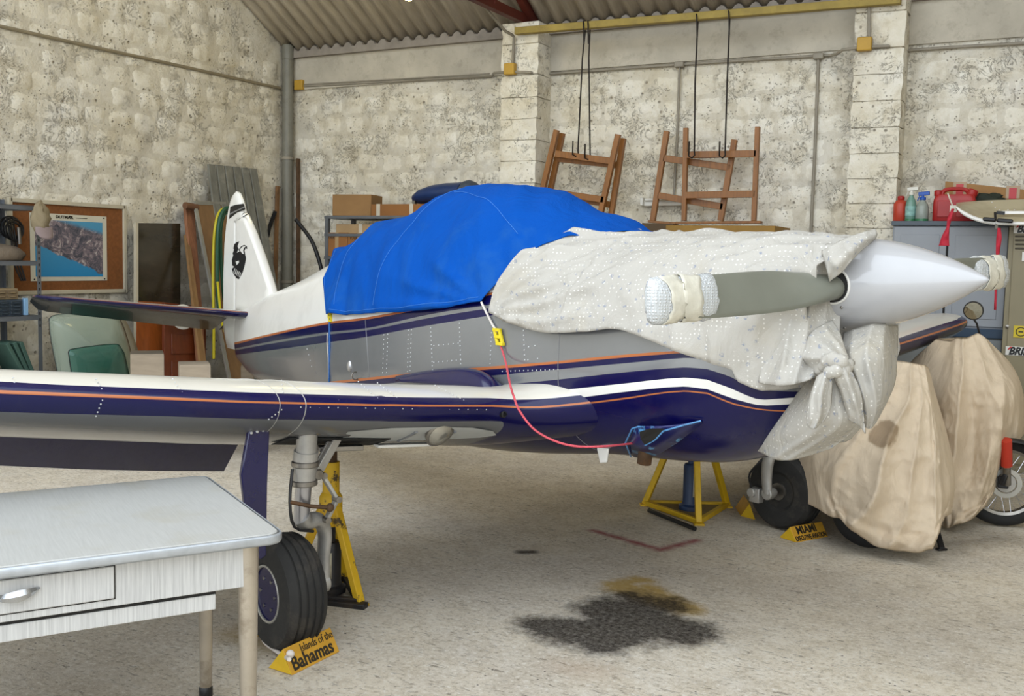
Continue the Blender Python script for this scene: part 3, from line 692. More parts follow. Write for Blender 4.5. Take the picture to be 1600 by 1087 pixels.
# ---- tail
def plate(pts_tw, th, name, mt, root, smooth=40, taper=.15, s0=0.0):
    """symmetric aerofoil-like plate from an outline in the t-w plane"""
    n = len(pts_tw); ct = sum(p[0] for p in pts_tw) / n; cw = sum(p[1] for p in pts_tw) / n; rings = []
    for sg, q in ((-1, 1.0), (-1, .0), (1, .0), (1, 1.0)): pass
    prof = [(-.5, .80), (-.5, .86), (-.38, .95), (-.15, .99), (.15, .99), (.38, .95), (.5, .86), (.5, .80)]
    rings = [[P(lerp(ct, t, k), s0 + th * o, lerp(cw, w, k)) for t, w in pts_tw] for o, k in prof]
    m = MB(); m.loft(rings); return m.build(name, mt, root, angle=smooth)
def tw(x, y, s=.0): r = onS(x, y, s); return (r[0], r[2])
fin_o = [tw(*p) for p in ((373, 338), (379, 336), (384, 332), (389, 343), (397, 362), (410, 398), (422, 434), (430, 459), (424, 476), (400, 490), (372, 492))]
plate(fin_o, .075, 'fin', M_white, plane)
rud = [tw(*p) for p in ((372, 338), (371, 420), (371, 500), (372, 548), (357, 545), (352, 520), (352, 440), (354, 380), (357, 348), (360, 325), (363, 312), (367, 302), (371, 298), (375, 301), (379, 311), (384, 331), (378, 336))]
ru = plate(rud, .055, 'rudder', M_white, plane)
def patch(px, s, d, name, mt, root): m = MB(); m.prism([onplane(x, y, SB, s + SB.dot(PM)) for x, y in px], SB * d); return m.build(name, mt, root, angle=0)
patch([(360.5, 323), (368, 320), (381, 318), (383.5, 327), (371, 332), (358.5, 342)], .026, .004, 'rudder_band', M_black, ru)
patch([(359.5, 333), (370, 328), (383, 322), (383, 324), (370, 330), (359, 336)], .0295, .002, 'rudder_band_stripe', M_silver, ru)
m = MB(); m.tube([onplane(x, y, SB, .03 + SB.dot(PM)) for x, y in ((372, 366), (371, 344), (378, 340), (388, 334))], .004, 6); m.build('hinge_gap', M_black, ru)
Z = lambda x, y: (200 + x * .32184, 250 + y * .32184)
for nm, mt_, d, poly in (('eagle_wing', M_black, .003, [(541, 395), (530, 398), (518, 408), (513, 430), (517, 434), (509, 455), (513, 460), (506, 485), (508, 512), (520, 518), (528, 505), (520, 495), (522, 478), (534, 462), (530, 448), (538, 432), (533, 418)]),
                      ('eagle_body', M_black, .0032, [(530, 450), (545, 442), (556, 458), (572, 464), (574, 480), (568, 510), (558, 545), (540, 578), (530, 575), (512, 550), (506, 528), (520, 516), (540, 500), (541, 487), (527, 492), (520, 482)]),
                      ('eagle_head', M_black, .0034, [(538, 436), (552, 418), (566, 412), (578, 418), (580, 431), (571, 428), (567, 440), (571, 464), (555, 460)]),
                      ('eagle_face', M_white, .0042, [(544, 436), (556, 422), (566, 417), (574, 420), (566, 425), (561, 438), (564, 457), (556, 452)])):
    patch([Z(*p) for p in poly], .036, d, nm, mt_, plane)
for k in range(5):
    a = (513 + k * 7, 548 + k * 5); patch([Z(a[0], a[1]), Z(a[0] + 2.2, a[1] + 1), Z(a[0] + 9, a[1] - 22), Z(a[0] + 6.8, a[1] - 23)], .037, .0035, 'eagle_feather', M_white, plane)
def stab(sg):
    W_ = MB(); att = []; rings = []; E_ = MB(); er = []
    for i in range(21):
        k = i / 20; tipf = max(0, (k - .88) / .12); sq = math.sqrt(max(.001, 1 - tipf ** 2)); a = .03 + 1.44 * k
        tl = -3.74 - .16 * k - .20 * (1 - sq); w = 1.065 + .135 * k; c = lerp(.46, .30, k) * lerp(.35, 1, sq); th = lerp(.085, .05, k) * lerp(.4, 1, sq); ring = []
        for j in range(18):
            an = 2 * PI * j / 18; x = .5 - .5 * math.cos(an); z = math.sin(an) * th / 2 * (1 - .45 * x) * (1 if x > 0 else 1); dz = -.06 * x * c
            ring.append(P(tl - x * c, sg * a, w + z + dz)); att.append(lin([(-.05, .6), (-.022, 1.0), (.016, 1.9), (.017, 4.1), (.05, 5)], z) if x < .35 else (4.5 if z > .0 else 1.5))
        rings.append(ring)
        ang = math.radians(24); h = V((0, 0, 0)); ce = lerp(.34, .22, k) * lerp(.4, 1, sq); ht, hw_ = tl - c * .985, w - .06 * c
        er.append([P(ht - q * ce * math.cos(ang) + z * th * math.sin(ang), sg * a, hw_ - q * ce * math.sin(ang) + z * th * math.cos(ang)) for q, z in ((0, .28), (.12, .3), (.5, .2), (1, .03), (1, -.03), (.5, -.2), (.12, -.3), (0, -.28))])
    W_.loft(rings); W_.build('stabiliser', M_wing, plane, angle=45, attrs={'band': att})
    E_.loft(er); E_.build('elevator', M_navy2, plane, angle=40)
M_navy2 = mat('elevator_paint', '#1A2226', .16, .15, var=.15, coat=.6)
stab(1); stab(-1)
# ---- tailwheel
m = MB(); m.bar(P(-3.62, 0, .60), P(-3.75, 0, .18), .04, .05); m.build('tailwheel_leg', M_black, plane, bevel=.006)
m = MB(); m.lathe(P(-3.80, -.035, .105), SB, [(.03, 0), (.085, 0), (.105, .018), (.105, .052), (.085, .07), (.03, .07)], 24); m.build('tailwheel', M_rub, plane)
# ---- main gear
def gear(sg, sub):
    c = P(0, sg * 1.59, .225); out = SB * sg
    wh = MB(); wh.lathe(c, out, [(.10, -.070), (.118, -.082), (.16, -.086), (.20, -.078), (.217, -.060)] + [(r, x) for g in (-.045, -.015, .015, .045) for r, x in ((.2255 - abs(g) * .09, g - .006), (.2185 - abs(g) * .09, g - .003), (.2185 - abs(g) * .09, g + .003), (.2255 - abs(g) * .09, g + .006))] + [(.217, .060), (.20, .078), (.16, .086), (.118, .082), (.10, .070)], 56)
    tyre = wh.build('tyre', M_rub, plane, angle=28)
    h = MB(); h.lathe(c, out, [(.03, .03), (.085, .035), (.095, .055), (.104, .074), (.112, .078), (.116, .072)], 36, cap=True)
    h.build('wheel_hub', M_navy, tyre, angle=40)
    h = MB(); h.torus(c + out * .077, out, .108, .006, 36, 8); h.build('hub_rim', mat('hub_rim_grey', '#A9A7A0', .4, .5), tyre)
    h = MB(); h.lathe(c, out, [(.001, -.080), (.05, -.080), (.055, -.065), (.085, -.060), (.10, -.068), (.114, -.076), (.116, -.06)], 36); h.build('brake_disc', M_steel, tyre, angle=40)
    for k in range(6):
        q = c + out * .076 + (FWD * math.cos(k * PI / 3) + UZ * math.sin(k * PI / 3)) * .062; b = MB(); b.lathe(q, out, [(.007, -.03), (.007, .0)], 6); b.build('hub_bolt', M_steel, tyre)
    # oleo leg, fork and linkage
    top = P(.10, sg * 1.545, .93); kn = P(.045, sg * 1.545, .50)
    l = MB(); l.tube([top, P(.085, sg * 1.545, .78)], .040, 16); l.tube([P(.085, sg * 1.545, .785), P(.065, sg * 1.545, .655)], .047, 16); leg = l.build('leg', M_cast, plane)
    l = MB(); l.tube([P(.067, sg * 1.545, .66), kn], .031, 16); l.build('oleo_piston', M_chrome, leg)
    for t_, w_ in ((.078, .735), (.066, .66)):
        l = MB(); l.lathe(P(t_, sg * 1.545, w_), UZ, [(.047, -.012), (.053, -.008), (.053, .008), (.047, .012)], 20); l.build('collar', M_steel, leg)
    ins = sg * (1.59 - .172)
    f = MB(); path = curve_pts([kn + UZ * .02, P(.035, sg * 1.52, .495), P(.02, sg * 1.46, .492), P(.0, ins, .43), P(-.01, ins, .32), P(.0, ins, .225)], 18)
    rings = []
    for i, q in enumerate(path):
        d = (path[min(i+1, 17)] - path[max(i-1, 0)]).normalized(); x = FWD; y = d.cross(x).normalized(); wd_ = lerp(.05, .030, i / 17); hh = lerp(.036, .020, i / 17)
        rings.append([q + x * (wd_ * math.cos(a)) + y * (hh * math.sin(a)) for a in [2*PI*k/12 for k in range(12)]])
    f.loft(rings); f.build('fork', M_cast, leg, angle=50)
    f = MB(); f.lathe(P(0, ins, .225), out, [(.03, -.015), (.036, -.01), (.036, .03), (.025, .06)], 16); ax_ = f.build('axle_end', M_cast, leg)
    f = MB(); f.box(P(-.085, ins + sg * .01, .20), (.07, .05, .085), math.radians(-23)); f.lathe(P(-.10, ins - sg * .03, .215), out, [(.028, 0), (.028, .05)], 12); f.build('brake_caliper', M_cast, leg, bevel=.006)
    f = MB(); f.tube(curve_pts([P(-.10, ins - sg * .02, .24), P(-.11, ins - sg * .03, .32), P(-.05, ins - sg * .02, .40), P(.02, ins + sg * .05, .50)], 12), .006, 6); f.build('brake_hose', M_black, leg)
    # drag brace to the inboard side
    a, b = P(.075, sg * 1.50, .69), P(.03, sg * 1.30, .945)
    f = MB(); 
    for o_ in (-.016, .016): f.bar(a + FWD * o_, b + FWD * o_, .010, .035, (0, 0, 1))
    f.build('retract_brace', M_cast, leg, bevel=.002)
    for q in (a, b): 
        f = MB(); f.lathe(q - FWD * .03, FWD, [(.018, 0), (.022, .005), (.022, .055), (.018, .06)], 12); f.build('pivot_bolt', M_steel, leg)
    k1, k2, k3 = P(.075, sg * 1.47, .68), P(.10, sg * 1.42, .585), P(.07, sg * 1.45, .50)
    for q, w in ((k1, k2), (k2, k3)):
        f = MB(); f.bar(q, w, .014, .028, FWD); f.build('torque_link', M_cast, leg, bevel=.003)
    for q in (k1, k2, k3): f = MB(); f.lathe(q - FWD * .02, FWD, [(.013, 0), (.013, .04)], 10); f.build('link_pin', M_steel, leg)
    f = MB(); f.tube([P(.10, sg * 1.62, .60), P(.11, sg * 1.54, .575), P(.10, sg * 1.45, .555)], .008, 6); f.sphere(P(.10, sg * 1.45, .555), .017); f.build('lock_link', M_rust, leg)
    f = MB(); f.tube(curve_pts([P(.08, sg * 1.60, .72), P(.10, sg * 1.62, .6), P(.10, sg * 1.60, .5), P(.06, sg * 1.5, .46)], 10), .006, 6); f.build('brake_line', M_black, leg)
    return leg
gear(1, 0); gear(-1, 0)
for sg in (1, -1):
    if sg > 0: pp = [onT(x, y, .16) for x, y in ((391, 662), (422, 660), (418, 760), (416.5, 868), (408, 874), (392, 870), (377, 742))]; q = [P(*p) for p in pp]
    else: q = [P(.10, -s, w) for s, w in ((1.82, .95), (1.66, .94), (1.68, .42), (1.74, .36), (1.86, .5))]
    d = MB(); d.prism(q, FWD * -.022); d.build('gear_door', M_navy, plane, bevel=.004)
dr = MB()
for (x, y) in ((394, 668), (402, 666), (410, 664), (417, 662), (393, 676), (402, 674), (411, 672), (418, 670)): dr.sphere(P(*onT(x, y, .162)), .006, 8, 5)
dr.build('door_rivets', M_rivet, plane)['kind'] = 'stuff'
# ---- cooling outlet torn open on the lower cowl, exhaust, antenna
def sf(x, y, g=0.0): t, s, w = surf(x, y); return P(t, s + g, w)
n_ = NT('chipped_blue_metal'); n_.set(col=n_.mix(n_.map(n_.noise(n_.obj(), 11, 4), .56, .62), lc('#0C1356'), lc('#5FA3D8')), rough=.3, metal=.1, coat=.2); M_chip = n_.m
def hull(px, g): return [sf(x, y, k) for (x, y), k in zip(px, g)]
m = MB(); rows = [hull([(998, 668), (1020, 664), (1048, 664), (1072, 662), (1097, 657)], [.02, .045, .05, .03, .004]), hull([(993, 690), (1012, 690), (1030, 686), (1054, 672), (1097, 658)], [.03, .06, .06, .045, .004]), hull([(993, 712), (1014, 715), (1036, 708), (1064, 690), (1098, 660)], [.015, .03, .03, .02, .002])]
m.grid(rows); m.build('cowl_outlet', M_chip, plane, angle=60, solid=.006, offset=0)
m = MB(); m.prism(hull([(1018, 672), (1034, 667), (1056, 667), (1050, 677), (1040, 686), (1028, 692), (1021, 684)], [.062, .066, .06, .063, .068, .068, .066]), SB * .006); m.build('outlet_opening', M_dark, plane, angle=0)
ex = P(*onS(1012, 718, .30)); m = MB(); m.tube([ex + UZ * .12, ex + FWD * -.02 - UZ * .02], .03, 14, False); m.build('exhaust_pipe', M_rust, plane, solid=.004)
m = MB(); q = onS(943, 700, .18); bt = [(934, 694), (954, 693), (950, 722), (940, 723)]; m.prism([onplane(x, y, SB, .3 + SB.dot(PM)) for x, y in bt], SB * .012); m.build('antenna_blade', M_white, plane, bevel=.004)
m = MB(); m.tube([EYE.lerp(q, .998) for q in hull([(993, 712), (993, 690), (999, 668), (1010, 665), (1022, 665)], [.03, .058, .04, .045, .055])], .0034, 6); m.tube([EYE.lerp(q, .998) for q in hull([(1026, 693), (1034, 689), (1042, 684), (1054, 671), (1075, 664), (1097, 657)], [.066, .066, .064, .062, .04, .006])], .0034, 6)
m.build('outlet_edge', mat('chipped_pale_blue', '#4F86B8', .4, var=.35, vs=30), plane, angle=60)
# ---- spinner and propeller
HUB = P(1.36, 0, 1.464); TIP = P(1.913, 0, 1.497); AX_ = (TIP - HUB).normalized(); LS = (TIP - HUB).length
m = MB(); prof = [(.10, -.03), (.165, -.03), (.174, 0)] + [(.176 * (1 - (k / 20) ** 1.75) ** .86 , LS * k / 20) for k in range(1, 20)] + [(.010, LS * .985), (.001, LS)]
m.lathe(HUB, AX_, prof, 56); spin = m.build('spinner', mat('spinner_white', '#ADADAF', .2, var=.03, coat=.6), plane, angle=45)
b_dir = (P(1.47, .879, 1.413) - P(1.47, -.831, 1.50)).normalized(); b_dir = (b_dir - AX_ * b_dir.dot(AX_)).normalized(); b_nor = AX_.cross(b_dir).normalized()
M_blade = mat('grey_green_blade', '#77796E', .38, .1, var=.06, coat=.1)
HC = HUB + AX_ * .07
BL_TIPS = []
for sg in (1, -1):
    m = MB(); rings = []
    bd = b_dir * sg; bn = AX_.cross(bd).normalized()
    for i in range(25):
        k = i / 24; r = lerp(.10, 1.03, k); ch = interp([(0, .098), (.08, .102), (.22, .134), (.45, .154), (.8, .142), (.95, .105), (1, .06)], k); th = interp([(0, .096), (.08, .08), (.3, .032), (1, .010)], k); tw_ = math.radians(interp([(0, 42), (.2, 34), (.5, 24), (1, 15)], k))
        cd = bn * math.cos(tw_) + AX_ * math.sin(tw_); nd = AX_ * math.cos(tw_) - bn * math.sin(tw_)
        cc = HC + bd * r; rings.append([cc + cd * (ch / 2 * math.cos(a)) + nd * (th / 2 * math.sin(a) * (1 + .3 * math.cos(a))) for a in [2*PI*j/20 for j in range(20)]])
    m.loft(rings); m.build('propeller_blade', M_blade, plane, angle=60)
    def onspin(a, r0, up_=.0015):                                # circle about the blade axis laid on the spinner skin
        q = HC + bd * .17 + (bn * math.cos(a) + AX_ * math.sin(a)) * r0; h = (q - HUB).dot(AX_); rad = (q - HUB) - AX_ * h
        R0 = .176 * (1 - max(0, h / LS) ** 1.75) ** .86 if h > 0 else .175
        return HUB + AX_ * h + rad.normalized() * (R0 + up_)
    m = MB(); m.loft([[onspin(2*PI*k/28, r0, .0012) for k in range(28)] for r0 in (.064, .045, .02, .002)], True, False); m.build('blade_opening', M_dark, spin, angle=60)
    m = MB(); m.tube([onspin(2*PI*k/28, .066, .001) for k in range(29)], .0045, 6); m.build('blade_cuff_ring', M_white, spin)
    BL_TIPS.append((HC, bd, bn))
for x, y in ((1315, 480), (1320, 512), (1303, 515), (1319, 419)):
    d = ray(x, y); b = None
    p0 = AD(x, y, 3.2)
    for i in range(300):
        p = EYE + d * (3.2 + i * .004); h = (p - HUB).dot(AX_); rr = ((p - HUB) - AX_ * h).length
        if 0 <= h <= LS and rr <= .176 * (1 - (h / LS) ** 1.75) ** .86: b = p; break
    if b: m = MB(); m.sphere(b, .006, 8, 6); m.build('spinner_screw', M_steel, spin)
# ================================================================== COVERS, STRAPS, WRAPS
def cloth_mat(name, col, bump=.25, sc=9.0, pattern=False, dirt=None, dirtamt=.35, rough=.9):
    n = NT(name); p = n.obj(); c = lc(col)
    f = n.noise(p, 3, 5, .6); base = n.ramp(f, [(.3, tuple(x * .88 for x in c[:3]) + (1,)), (.7, c)])
    if pattern:
        d = n.vor(p, 58, 'F1', .18); base = n.mix(n.map(d, .15, .22, .85, 0), base, lc('#DEDCD6'))
        d2 = n.vor(p, 23, 'F1', .7); nn = n.noise(p, 110, 3); base = n.mix(n.math('MULTIPLY', n.map(d2, .16, .24, .7, 0), n.map(nn, .46, .56)), base, lc('#78839A'))
    if dirt: base = n.mix(n.map(n.noise(p, 2.1, 6, .7, .5), .52, .72, 0, dirtamt), base, lc(dirt))
    h = n.math('ADD', n.noise(n.scale(p, (1, 1, .45)), sc, 5, .6, .8), n.math('MULTIPLY', n.noise(p, 320, 2), .06))
    n.bump(h, bump, .03); n.set(col=base, rough=rough, spec=.06)
    return n.m
M_blue = cloth_mat('blue_canvas', '#0A4EA8', 1.0, 3.5, dirt='#34689C', dirtamt=.35)
M_sheet = cloth_mat('printed_bedsheet', '#B8B4AC', .6, 7, True, dirt='#A99C80', dirtamt=.35)
def ridge(x): return 1 - abs(2 * (x - math.floor(x)) - 1)
def drape(name, mt, root, rear, front, hem, nT, nA, grow, disp, thick=.004):
    """rear, front: lists of (q, t) with q = 0 at the hem and 1 at the top; hem: list of (t, w)"""
    rows = []
    for i in range(nT + 1):
        u = i / nT; row = []
        th0 = lerp(interp(rear, 0), interp(front, 0), u)
        wh = interp(hem, th0); tc = min(1.40, max(-4, th0)); a0 = ang_of(tc, wh, grow)
        for j in range(nA + 1):
            v = j / nA; q = 1 - abs(2 * v - 1); th = lerp(a0, PI - a0, v)
            t = lerp(interp(rear, q), interp(front, q), u); tcl = min(1.40, t)
            g = grow + disp(t, th, q, u, v)
            s, w = ringpt(tcl, th, g); row.append(P(t, s, w))
        rows.append(row)
    m = MB(); m.grid(rows); return m.build(name, mt, root, angle=180, solid=thick, offset=0), rows
def q_of(t, w, hem_t): 
    a0 = ang_of(hem_t, lerp(1, 1, 1)); return 0
def sfw(x, y, g=.02): t, s, w = surf(x, y, g); return (t, w)
def edge(px, hemw):                                            # pixel edge -> list of (q, t)
    out = []
    for x, y in px:
        t, w = sfw(x, y); a0 = ang_of(min(1.4, t), hemw, .02); a = ang_of(min(1.4, t), min(w, interp(fu_t, min(1.4, t)) + .0199), .02)
        out.append((max(0, (a - a0) / (PI / 2 - a0)), t))
    return out
hemB = sorted(sfw(x, y) for x, y in ((500, 491), (540, 492), (600, 489), (660, 485), (710, 478), (752, 471)))
rearB = sorted(edge([(512, 490), (510, 462), (512, 435), (519, 412)], sfw(512, 490)[1])); rearB[0] = (0, rearB[0][1]); rearB = [k for k in rearB if k[0] < .9] + [(1.0, -2.47)]
frontB = sorted(edge([(752, 471), (776, 440), (802, 416)], sfw(752, 471)[1])); frontB[0] = (0, frontB[0][1]); frontB = [k for k in frontB if k[0] < .9] + [(1.0, .42)]
def dispB(t, th, q, u, v):
    k = abs(th - PI / 2) / (PI / 2)
    f = .018 * fbm((t * 1.6, th * 1.3, 2.0)) + .018 * fbm((t * 4.5 + th * 2.2, th * 1.2, 5.0), 2)
    f += .016 * math.exp(-((u - .12 - .10 * q) / .035) ** 2) * (1 - q * .6) - .014 * math.exp(-((u - .17 - .10 * q) / .03) ** 2) * (1 - q)   # long fold near the rear
    f += .020 * math.exp(-((u - .70 - .2 * q) / .08) ** 2) * math.sin(PI * min(1, q * 1.2)) * .8
    f -= .018 * math.exp(-((u - .93) / .05) ** 2) * math.exp(-((q - .12) / .14) ** 2)
    f += .012 * ridge(u * 7 + q * 1.4) * max(0, .5 - q)                   # slack at the hem
    r, a = math.hypot(1 - u, q * 1.5), math.atan2(q * 1.5, 1 - u + 1e-6); f += .026 * math.exp(-((r - .30) / .22) ** 2) * (ridge(a * 2.6 + .2) ** 2 - .3)
    f += .020 * (ridge(u * 5.5 - q * 2.0 + .1) ** 3) * max(0, 1 - u * 2.4)
    return f + .012 + .02 * smooth01(q)
cov = thing('canopy_cover', 'bright blue canvas cover fitted over the aeroplane canopy', 'cover', P(-1, .5, 1.2))
cb, rowsB = drape('canvas', M_blue, cov, rearB, frontB, hemB, 120, 110, .018, dispB)
def on_rows(rows, u, v, off=.004):
    n, k = len(rows) - 1, len(rows[0]) - 1; i, j = min(n - 1, int(u * n)), min(k - 1, int(v * k)); a = rows[i][j]; b = rows[i+1][j]; c = rows[i][j+1]
    nn = (c - a).cross(b - a).normalized()
    if nn.dot(EYE - a) < 0: nn = -nn
    p = a.lerp(b, u * n - i) + (c - a) * (v * k - j); return p + nn * off
M_seam = mat('pale_blue_stitching', '#3A7CCB', .8)
for path in ([(.42, .02), (.44, .12), (.47, .25), (.50, .36), (.53, .47)], [(.12, .03), (.14, .2), (.16, .38)], [(.53, .40), (.66, .34), (.80, .28), (.93, .22)], [(.01, .02), (.012, .2), (.015, .4)], [(.06, .012), (.3, .010), (.6, .010), (.9, .012), (.985, .015)]):
    q = [on_rows(rowsB, lerp(a[0], b[0], k / 10), lerp(a[1], b[1], k / 10)) for a, b in zip(path, path[1:]) for k in range(10)]
    m = MB(); m.tube(q, .0013, 5); m.build('stitched_seam', M_seam, cb, angle=60)
# ---- bedsheet over the cowling
cs = thing('cowl_cover', 'white printed bedsheet draped over the engine cowling and knotted under the spinner', 'cover', P(.9, .4, 1.2))
hemC = sorted(sfw(x, y) for x, y in ((764, 488), (772, 492), (800, 506), (860, 521), (920, 520), (968, 516), (1000, 525), (1040, 541), (1090, 558), (1148, 577), (1156, 594), (1190, 600), (1225, 600), (1262, 592), (1300, 560)))
t0 = sfw(768, 489)[0]
rearC = sorted(edge([(768, 489), (774, 462), (782, 445), (806, 416), (836, 394)], sfw(768, 489)[1])); rearC[0] = (0, rearC[0][1]); rearC = [k for k in rearC if k[0] < .92] + [(1.0, .30)]
frontC = [(0, 1.42), (.5, 1.43), (1, 1.47)]
def dispC(t, th, q, u, v):
    f = .014 * fbm((t * 3, th * 2, 9.0)) + .010 * fbm((t * 9, th * 4, 3.0), 2)
    f += .024 * ridge(u * 5 - q * 2.2 + .3 * math.sin(5 * q)) ** 3 * max(0, 1 - u * 1.6)      # radiating creases behind
    f += .024 * ridge(t * 6.5 + .35 * math.sin(7 * q) - q * 1.0) ** 2 * max(0, 1 - q * 1.5) * smooth01((u - .45) * 2.2)   # pleats
    f += .030 * smooth01((u - .90) * 9) * (.35 + .65 * ridge(th * 2.2 + u * 2))
    f += .020 * ridge(q * 5 - u * 5.5) ** 3 * smooth01((u - .62) * 4) * smooth01((q - .2) * 3)
    r, a = math.hypot(u * 1.3, q * .9), math.atan2(q * .9, u * 1.3 + 1e-6); f += .030 * math.exp(-((r - .26) / .24) ** 2) * (ridge(a * 3.4) ** 2 - .35)
    f += .010 * math.exp(-((t - (.40 + .10 * q)) / .014) ** 2)
    return f + .020
def sag(rows): return rows
cc_, rowsC = drape('bedsheet', M_sheet, cs, rearC, frontC, hemC, 150, 120, .018, dispC)
def net(rows, nu, nv, fold=None, mt=M_sheet, name='cloth', root=None, thick=.005, closed=False, back=None):
    pts = [[AD(*c) for c in r] for r in rows]
    if back: pts = [r + [p + _f * (back if not isinstance(back, list) else back[i]) for p in reversed(r)] + [] for i, r in enumerate(pts)]
    fine = [curve_pts(r, nu) for r in pts]; cols = [curve_pts([fine[i][j] for i in range(len(fine))], nv) for j in range(nu)]
    g = [[cols[j][i] for j in range(nu)] for i in range(nv)]
    if fold:
        for i in range(nv):
            for j in range(nu): g[i][j] = g[i][j] + fold(i / (nv - 1), j / (nu - 1), g[i][j])
    m = MB()
    m.loft(g, closed, False)
    return m.build(name, mt, root, angle=180, solid=thick, offset=0)
tocam = lambda p: (EYE - p).normalized()
def fld(a, fr, k=.0, na=.008):
    def f(i, j, p): return tocam(p) * (a * ridge(j * fr + k * i + .15 * math.sin(6 * i)) ** 2 + na * fbm(p * 7, 3) + .004 * fbm(p * 22, 2))
    return f
net([[(1262, 596, 3.62), (1285, 582, 3.5), (1312, 576, 3.45), (1345, 586, 3.55)], [(1232, 628, 3.78), (1268, 628, 3.5), (1312, 628, 3.42), (1350, 628, 3.5)], [(1186, 656, 3.98), (1240, 672, 3.62), (1306, 668, 3.45), (1352, 656, 3.52)], [(1138, 684, 4.12), (1182, 703, 3.95), (1226, 719, 3.75), (1300, 700, 3.62)]], 50, 44, lambda i, j, p: tocam(p) * (.018 * math.exp(-((j - .45 - .1 * i) / .05) ** 2) + .012 * math.exp(-((j - .60 - .1 * i) / .03) ** 2) + .007 * fbm(p * 6)), name='lower_sheet', root=cs)
net([[(1300, 690, 3.60), (1318, 690, 3.62), (1330, 684, 3.65)], [(1306, 640, 3.46), (1330, 650, 3.46), (1350, 655, 3.5)], [(1305, 600, 3.44), (1325, 600, 3.44), (1345, 600, 3.5)]], 20, 20, fld(.01, 3), name='lower_sheet', root=cs)
net([[(1318, 520, 3.74), (1355, 508, 3.66), (1380, 506, 3.66), (1402, 508, 3.80)], [(1318, 560, 3.56), (1345, 556, 3.5), (1376, 556, 3.52), (1401, 558, 3.74)], [(1332, 600, 3.5), (1350, 604, 3.46), (1376, 604, 3.5), (1398, 596, 3.72)], [(1342, 636, 3.5), (1354, 642, 3.47), (1370, 640, 3.5), (1386, 626, 3.68)], [(1348, 660, 3.54), (1354, 668, 3.52), (1360, 669, 3.53), (1368, 660, 3.62)]], 50, 44, fld(.020, 3.6, -.8, .012), name='hanging_swag', root=cs)
net([[(1236, 384, 3.82), (1266, 382, 3.70), (1298, 380, 3.69), (1326, 382, 3.72)], [(1222, 430, 3.80), (1256, 428, 3.66), (1290, 426, 3.66), (1320, 424, 3.71)], [(1206, 480, 3.77), (1245, 476, 3.65), (1282, 474, 3.66), (1314, 470, 3.73)], [(1192, 540, 3.72), (1234, 536, 3.58), (1274, 534, 3.58), (1310, 530, 3.66)], [(1186, 598, 3.64), (1224, 602, 3.51), (1262, 594, 3.49), (1298, 574, 3.52)]], 80, 50, fld(.020, 4.3, .5, .014), name='gathered_sheet', root=cs)
# pleated run from the hem into the knot
net([[(1262, 590, 3.62), (1250, 560, 3.55), (1268, 520, 3.58), (1300, 500, 3.66)], [(1275, 590, 3.52), (1280, 560, 3.46), (1290, 535, 3.52), (1312, 520, 3.62)], [(1292, 584, 3.44), (1300, 566, 3.41), (1308, 556, 3.44), (1320, 545, 3.52)], [(1306, 580, 3.41), (1312, 572, 3.38), (1318, 566, 3.40), (1326, 560, 3.44)]], 46, 30, fld(.022, 4), name='gathered_sheet', root=cs)
kn = MB()
for (pts, r) in (([(1284, 576, 3.42), (1296, 562, 3.38), (1314, 566, 3.36), (1326, 584, 3.40)], [.014, .026, .026, .014]), ([(1286, 590, 3.42), (1300, 580, 3.36), (1318, 578, 3.37), (1330, 566, 3.42)], [.014, .022, .024, .014])):
    c = curve_pts([AD(*p) for p in pts], 16); rr = [lerp(r[min(3, int(k / 15 * 3))], r[min(3, int(k / 15 * 3) + 1)], (k / 15 * 3) % 1) * (1 + .15 * math.sin(k * 2.1)) for k in range(16)]
    kn.tube(c, rr, 14)
kn.build('knot', M_sheet, cs, angle=180)
net([[(1277, 588, 3.40), (1288, 582, 3.37), (1300, 584, 3.38)], [(1266, 620, 3.40), (1282, 616, 3.35), (1299, 618, 3.40)], [(1261, 650, 3.40), (1278, 648, 3.36), (1296, 640, 3.40)], [(1262, 664, 3.41), (1271, 670, 3.38), (1286, 658, 3.40)]], 24, 26, fld(.014, 2.4, .3, .006), name='tie_end', root=cs)
net([[(1300, 584, 3.38), (1316, 576, 3.35), (1332, 582, 3.38)], [(1314, 612, 3.40), (1328, 606, 3.34), (1344, 612, 3.40)], [(1322, 642, 3.42), (1338, 640, 3.36), (1348, 640, 3.41)], [(1326, 655, 3.43), (1342, 664, 3.40), (1352, 677, 3.42)]], 24, 26, fld(.016, 2.4, .3, .006), name='tie_end', root=cs)
# turned-up corner on top behind the spinner
net([[(1284, 392, 3.66), (1310, 378, 3.62), (1340, 366, 3.62), (1368, 358, 3.70)], [(1292, 420, 3.58), (1316, 400, 3.54), (1342, 380, 3.55), (1370, 366, 3.66)], [(1296, 440, 3.60), (1318, 422, 3.56), (1340, 396, 3.57), (1366, 374, 3.68)]], 30, 20, fld(.022, 3), name='turned_fold', root=cs)
